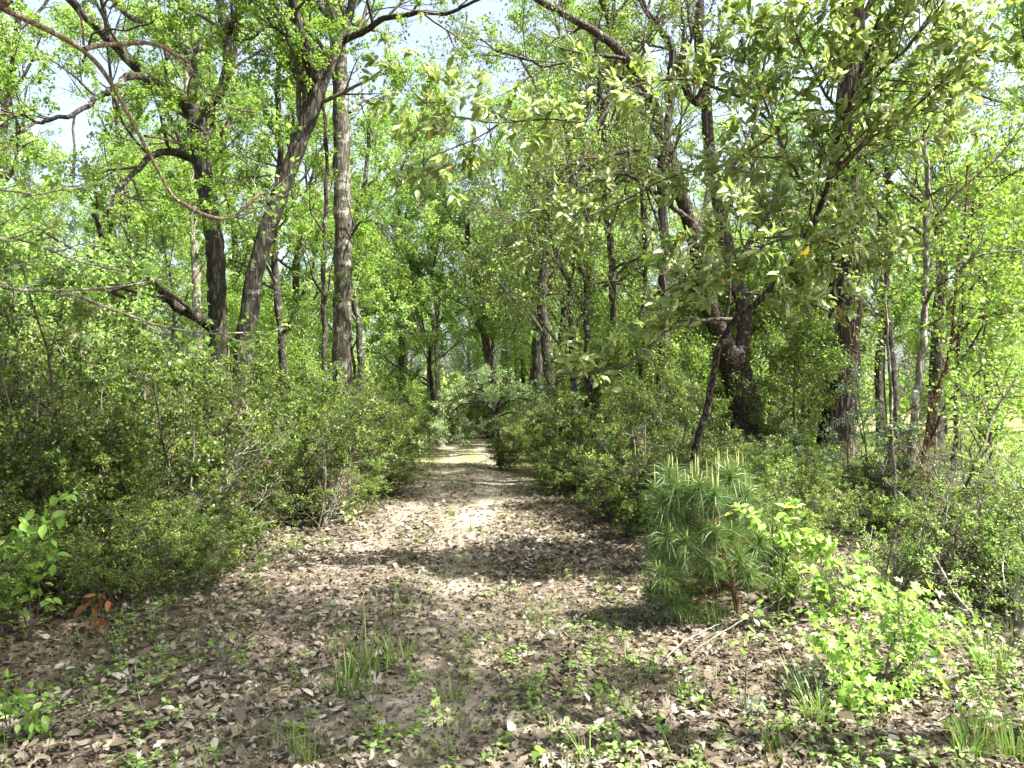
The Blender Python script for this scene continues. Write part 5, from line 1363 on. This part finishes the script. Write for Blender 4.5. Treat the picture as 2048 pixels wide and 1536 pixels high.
GT = [grass_variant(501, 38, .26, .22, .0032), grass_variant(502, 24, .20, .16, .003), grass_variant(503, 60, .34, .28, .0036), grass_variant(504, 16, .12, .12, .0025)]
def tuft(px, py, k, s_, label, rot, group=None):
    q = G(px, py)
    o = bpy.data.objects.new('grass_tuft', GT[k]); COL.objects.link(o)
    o.location = (float(q[0]), float(q[1]), float(gz(q[0], q[1])))
    o.rotation_euler = (0, 0, rot); o.scale = (s_, s_, s_)
    o['label'] = label; o['category'] = 'grass'
    if group: o['group'] = group
tl_ = [(735, 1350, 0, 1.55, 'tall grass tuft left of centre in the foreground'), (795, 1330, 1, 1.3, 'grass tuft touching the right side of the tall centre-left one'), (780, 1240, 3, 1.2, 'short dark grass tuft up the path from the tall one'),
       (700, 1390, 1, 1.4, 'loose grass tuft below the tall centre-left one'), (905, 1400, 1, 1.0, 'thin grass tuft beside the yellow-green seedling'), (1640, 1445, 2, .75, 'grass tuft in sun at the lower right'),
       (1600, 1390, 0, .9, 'dark fine grass tuft left of the star-leaved sapling'), (1980, 1380, 2, .9, 'tall sunlit grass tuft at the right edge'), (1940, 1530, 2, .8, 'sunlit grass tuft in the bottom right corner'),
       (2030, 1540, 0, .9, 'grass tuft cut by the bottom right corner'), (1380, 1240, 2, .9, 'tall grass tuft under the left side of the pine'), (1430, 1250, 0, .9, 'grass tuft at the foot of the pine'),
       (1330, 1210, 0, .7, 'grass tuft at the edge of the bank left of the pine'), (1360, 1390, 1, .9, 'grass tuft below the pine on shaded litter'), (610, 1530, 0, .8, 'grass tuft at the bottom left of centre'),
       (1180, 1530, 1, .9, 'sparse grass tuft at the bottom centre'), (240, 1290, 1, .9, 'grass tuft beside the orange-leaved seedling'), (590, 1110, 0, .9, 'grass tuft at the foot of the front-row holly'),
       (560, 1120, 1, 1.0, 'smaller grass tuft left of the one under the front-row holly'), (850, 1075, 3, 1.4, 'short grass tuft on the sunlit path band'), (905, 1040, 1, .8, 'grass tuft in the centre of the path farther on'),
       (1065, 1225, 3, 1.2, 'low grass tuft on the bare soil right of centre'), (1000, 1035, 3, 1.3, 'low grass tuft right of centre farther up the path'), (940, 1065, 3, 1.3, 'low grass tuft on the sunlit band farther up the path'),
       (1300, 1350, 3, 1.3, 'low grass tuft in shade left of the pine'), (1545, 1500, 1, .8, 'grass tuft near the bluish pale seedling')]
for i, (px, py, k, s_, lb) in enumerate(tl_):
    tuft(px, py, k, s_, lb, i * 1.1)

def short_grass():
    rng = np.random.default_rng(71)
    g = Geo()
    def blades(x, y, h, w):
        n = len(x)
        a = rng.random(n) * 6.28
        p = np.stack([x, y, gz(x, y) - .005], 1)
        sd_ = np.stack([np.cos(a), np.sin(a), np.zeros(n)], 1) * w[:, None] if not np.isscalar(w) else np.stack([np.cos(a), np.sin(a), np.zeros(n)], 1) * w
        top = p + rng.normal(size=(n, 3)) * h[:, None] * .45 + np.array([0, 0, 1]) * h[:, None]
        V = np.stack([p - sd_, p + sd_, top], 1).reshape(-1, 3)
        g.add(V, np.array([[0, 1, 2]]) + (np.arange(n) * 3)[:, None], rng.random(n))
    # verge and path grass, patchy
    y = 3 + 30 * rng.random(90000) ** 1.2
    x = rng.uniform(-.8, .8, len(y)) * (y + .5)
    s = np.sin(x * 2.1 + .4) * np.sin(y * 1.1 + 2) + .6 * np.sin(x * 5.3 + y * 1.9) + .5 * np.sin(x * .8 - y * .5)
    edge = np.exp(-((np.abs(x - path_x(y)) - path_w(y) * .8) / .5) ** 2)
    mid = np.exp(-((x - path_x(y)) / .3) ** 2) * .35
    prob = np.clip(.10 * (s > .2) + .45 * edge * (s > -.3) + mid * (s > -.3) * (.5 + 1.2 * (y > 7)) + .9 * np.clip((y - 9) / 8, 0, 1) * (s > -.4), 0, 1)
    k = rng.random(len(y)) < prob
    x, y = x[k], y[k]
    blades(x, y, rng.uniform(.025, .09, len(x)), .0022 + y * .00022)
    # clumps of longer blades in the foreground
    cx = rng.uniform(-.7, .75, 230); cy = 3.1 + 5.5 * rng.random(230) ** 1.2
    cx = cx * cy
    wgt = .25 + .75 * ((np.abs(cx + .3) < 1.2) | (cx > .3 * cy))
    kk = rng.random(230) < wgt; cx, cy = cx[kk], cy[kk]
    nb = 26
    x = np.repeat(cx, nb) + rng.normal(size=len(cx) * nb) * .05; y = np.repeat(cy, nb) + rng.normal(size=len(cx) * nb) * .05
    blades(x, y, rng.uniform(.03, .15, len(x)), .0022)
    # clearing on the right
    y = rng.uniform(15, 34, 16000); x = rng.uniform(.38, .85, len(y)) * y
    blades(x, y, rng.uniform(.05, .2, len(x)), .003 + y * .0004)
    o = put('short_grass', g.mesh('short_grass', L_GRASS))
    o['label'] = 'short patchy grass along the path and in the clearing'
    o['category'] = 'grass'
    o['kind'] = 'stuff'
short_grass()

def seedling_variant(seed, kind, mat, n, size, h):
    rng = np.random.default_rng(seed)
    g = Geo(); s = catmull([[0, 0, -.01], [rng.normal() * .01, 0, h * .5], [rng.normal() * .02, rng.normal() * .02, h]], 6)
    g2 = Geo(); tubes(g2, s, np.linspace(.002, .001, 6), 4, 0, rng)
    a = np.arange(n) * 2.4
    t = np.linspace(.35, 1, n)
    p = np.stack([np.interp(t, np.linspace(0, 1, 6), s[:, k]) for k in range(3)], 1)
    d = np.stack([np.cos(a), np.sin(a), rng.normal(size=n) * .15 + .05], 1)
    nr = norm(rng.normal(size=(n, 3)) * .25 + [0, 0, 1])
    leaves(g, p, d, nr, size * rng.uniform(.7, 1.15, n), kind, rng, np.clip(rng.random(n), 0, 1), 1, .1)
    return g2.mesh('stem', B_TWIG), g.mesh('foliage', mat)
SD = [Proto('seedling', 'seedling', seedling_variant(601, 'oval', L_BRIGHT, 7, .05, .07), ('stem', 'foliage')), Proto('seedling', 'seedling', seedling_variant(602, 'star', L_BRIGHT, 6, .045, .06), ('stem', 'foliage')),
      Proto('seedling', 'seedling', seedling_variant(603, 'oval', L_SPRING, 10, .035, .10), ('stem', 'foliage')), Proto('seedling', 'seedling', seedling_variant(604, 'maple', L_SPRING, 5, .06, .05), ('stem', 'foliage'))]
def seedlings():
    rg = random.Random(12)
    zones = [((560, 1300, 1300, 1530), 60, 'foreground'), ((1050, 1200, 1420, 1420), 30, 'bank'), ((780, 1000, 1150, 1180), 16, 'farther path'), ((1300, 1380, 1600, 1530), 14, 'lower right litter'),
             ((120, 1180, 520, 1350), 22, 'left edge litter'), ((1500, 1180, 2020, 1400), 24, 'lower right undergrowth'), ((380, 1060, 760, 1140), 14, 'left verge')]
    txt = {'foreground': 'tiny green seedling sprouting through the litter of the central foreground', 'bank': 'tiny green seedling on the soil left of the pine',
           'farther path': 'tiny green seedling farther up the path', 'lower right litter': 'tiny green seedling on litter at the lower right', 'left edge litter': 'tiny green seedling in the shaded litter at left',
           'lower right undergrowth': 'tiny green seedling around the star-leaved sapling', 'left verge': 'tiny green seedling along the left verge under the holly'}
    for (x0, y0, x1, y1), n, z in zones:
        for _ in range(n):
            q = G(rg.uniform(x0, x1), rg.uniform(y0, y1))
            SD[rg.randrange(4)].place(txt[z], float(q[0]), float(q[1]), rg.uniform(0, 6.28), rg.uniform(.5, 1.2), 'seedlings: ' + z)
seedlings()

def weeds():
    rng = np.random.default_rng(88)
    g = Geo()
    n = 8500
    y = 3.0 + 6.5 * rng.random(n) ** 1.1
    x = rng.uniform(-.75, .75, n) * y
    s = np.sin(x * 2.7 + 1.1) * np.sin(y * 1.9) + .7 * np.sin(x * 6.1 + y * 3.3)
    mid = np.exp(-((x - .35) / .8) ** 2) * (y < 6.5)
    right = (x > .35 * y) * 1.0
    lft = (x < -.45 * y) * .5
    prob = np.clip((.02 + .38 * mid + .62 * right + lft) * (s > -.1) + .1 * (s > .8), 0, 1)
    k = rng.random(n) < prob
    x, y = x[k], y[k]
    m = len(x)
    h = rng.uniform(.015, .07, m) * (1 + .8 * (x > .35 * y))
    for q in range(5):
        a = q * 2.4 + rng.random(m)
        t = rng.uniform(.3, 1, m)
        p = np.stack([x + rng.normal(size=m) * .006, y + rng.normal(size=m) * .006, gz(x, y) + h * t + .01], 1)
        d = np.stack([np.cos(a), np.sin(a), rng.normal(size=m) * .25 + .15], 1)
        nr = norm(rng.normal(size=(m, 3)) * .35 + [0, 0, 1])
        leaves(g, p, d, nr, rng.uniform(.014, .045, m), 'oval', rng, None, 1.1, .15)
    o = put('low_weeds', g.mesh('low_weeds', L_BRIGHT))
    o['label'] = 'low green weeds scattered over the litter'
    o['category'] = 'weeds'
    o['kind'] = 'stuff'
weeds()

# ------------------------------------------------------------------ fallen sticks
def stick(pts, w, mat, label, seed, lift=.02):
    rng = np.random.default_rng(seed)
    q = []
    for px, py in pts:
        a = G(px, py); a[2] = gz(a[0], a[1]) + lift; q.append(a)
    base = q[0].copy()
    c = catmull(q, 24)
    c[:, 2] += rng.normal(size=24) * .003
    g = Geo(); tubes(g, c, np.linspace(w, w * .5, 24), 7, .12, rng)
    a, ar = grow(c[None], np.linspace(w, w * .5, 24)[None], 4, .2, 1, lambda t, p: p * .25, .7, rng, up=.05, wig=.1, npts=4)
    tubes(g, a, ar, 4, 0, rng)
    o = bpy.data.objects.new('fallen_stick', g.mesh('fallen_stick', mat, True, base)); COL.objects.link(o)
    o.location = [float(z) for z in base]
    o['label'] = label; o['category'] = 'stick'
stick([(330, 1440), (360, 1465), (410, 1480)], .006, B_PALE, 'lichened grey stick lying on litter at lower left', 1)
stick([(365, 1432), (430, 1440), (520, 1436), (540, 1420)], .006, B_PALE, 'crooked lichen-covered twig right of the lower left stick', 2)
stick([(1330, 1330), (1370, 1290), (1440, 1262), (1480, 1258)], .006, B_PALE, 'thin pale branch leaning below the pine', 3, .06)
stick([(1380, 1345), (1420, 1310), (1500, 1270), (1560, 1250), (1610, 1215)], .005, B_PALE, 'long thin branch reaching from below the pine toward the lime sapling', 4, .12)
stick([(1880, 1225), (1950, 1215), (2030, 1195), (2070, 1185)], .008, B_DEAD, 'bare tan branch entering from the right edge', 5, .15)
stick([(1950, 1340), (1980, 1370), (2020, 1400)], .007, B_DEAD, 'short stick on sunlit litter at the right edge', 6)
stick([(130, 1105), (160, 1115), (185, 1135), (203, 1158)], .012, B_PALE, 'white-barked broken stick in the dark lower left undergrowth', 7, .12)
stick([(385, 1183), (400, 1177), (420, 1180)], .005, B_PALE, 'short white curved twig on the sunny patch at left', 8)
stick([(270, 1345), (278, 1410), (295, 1455)], .003, B_PALE, 'upright thin pale twig on the lower left litter', 9, .05)
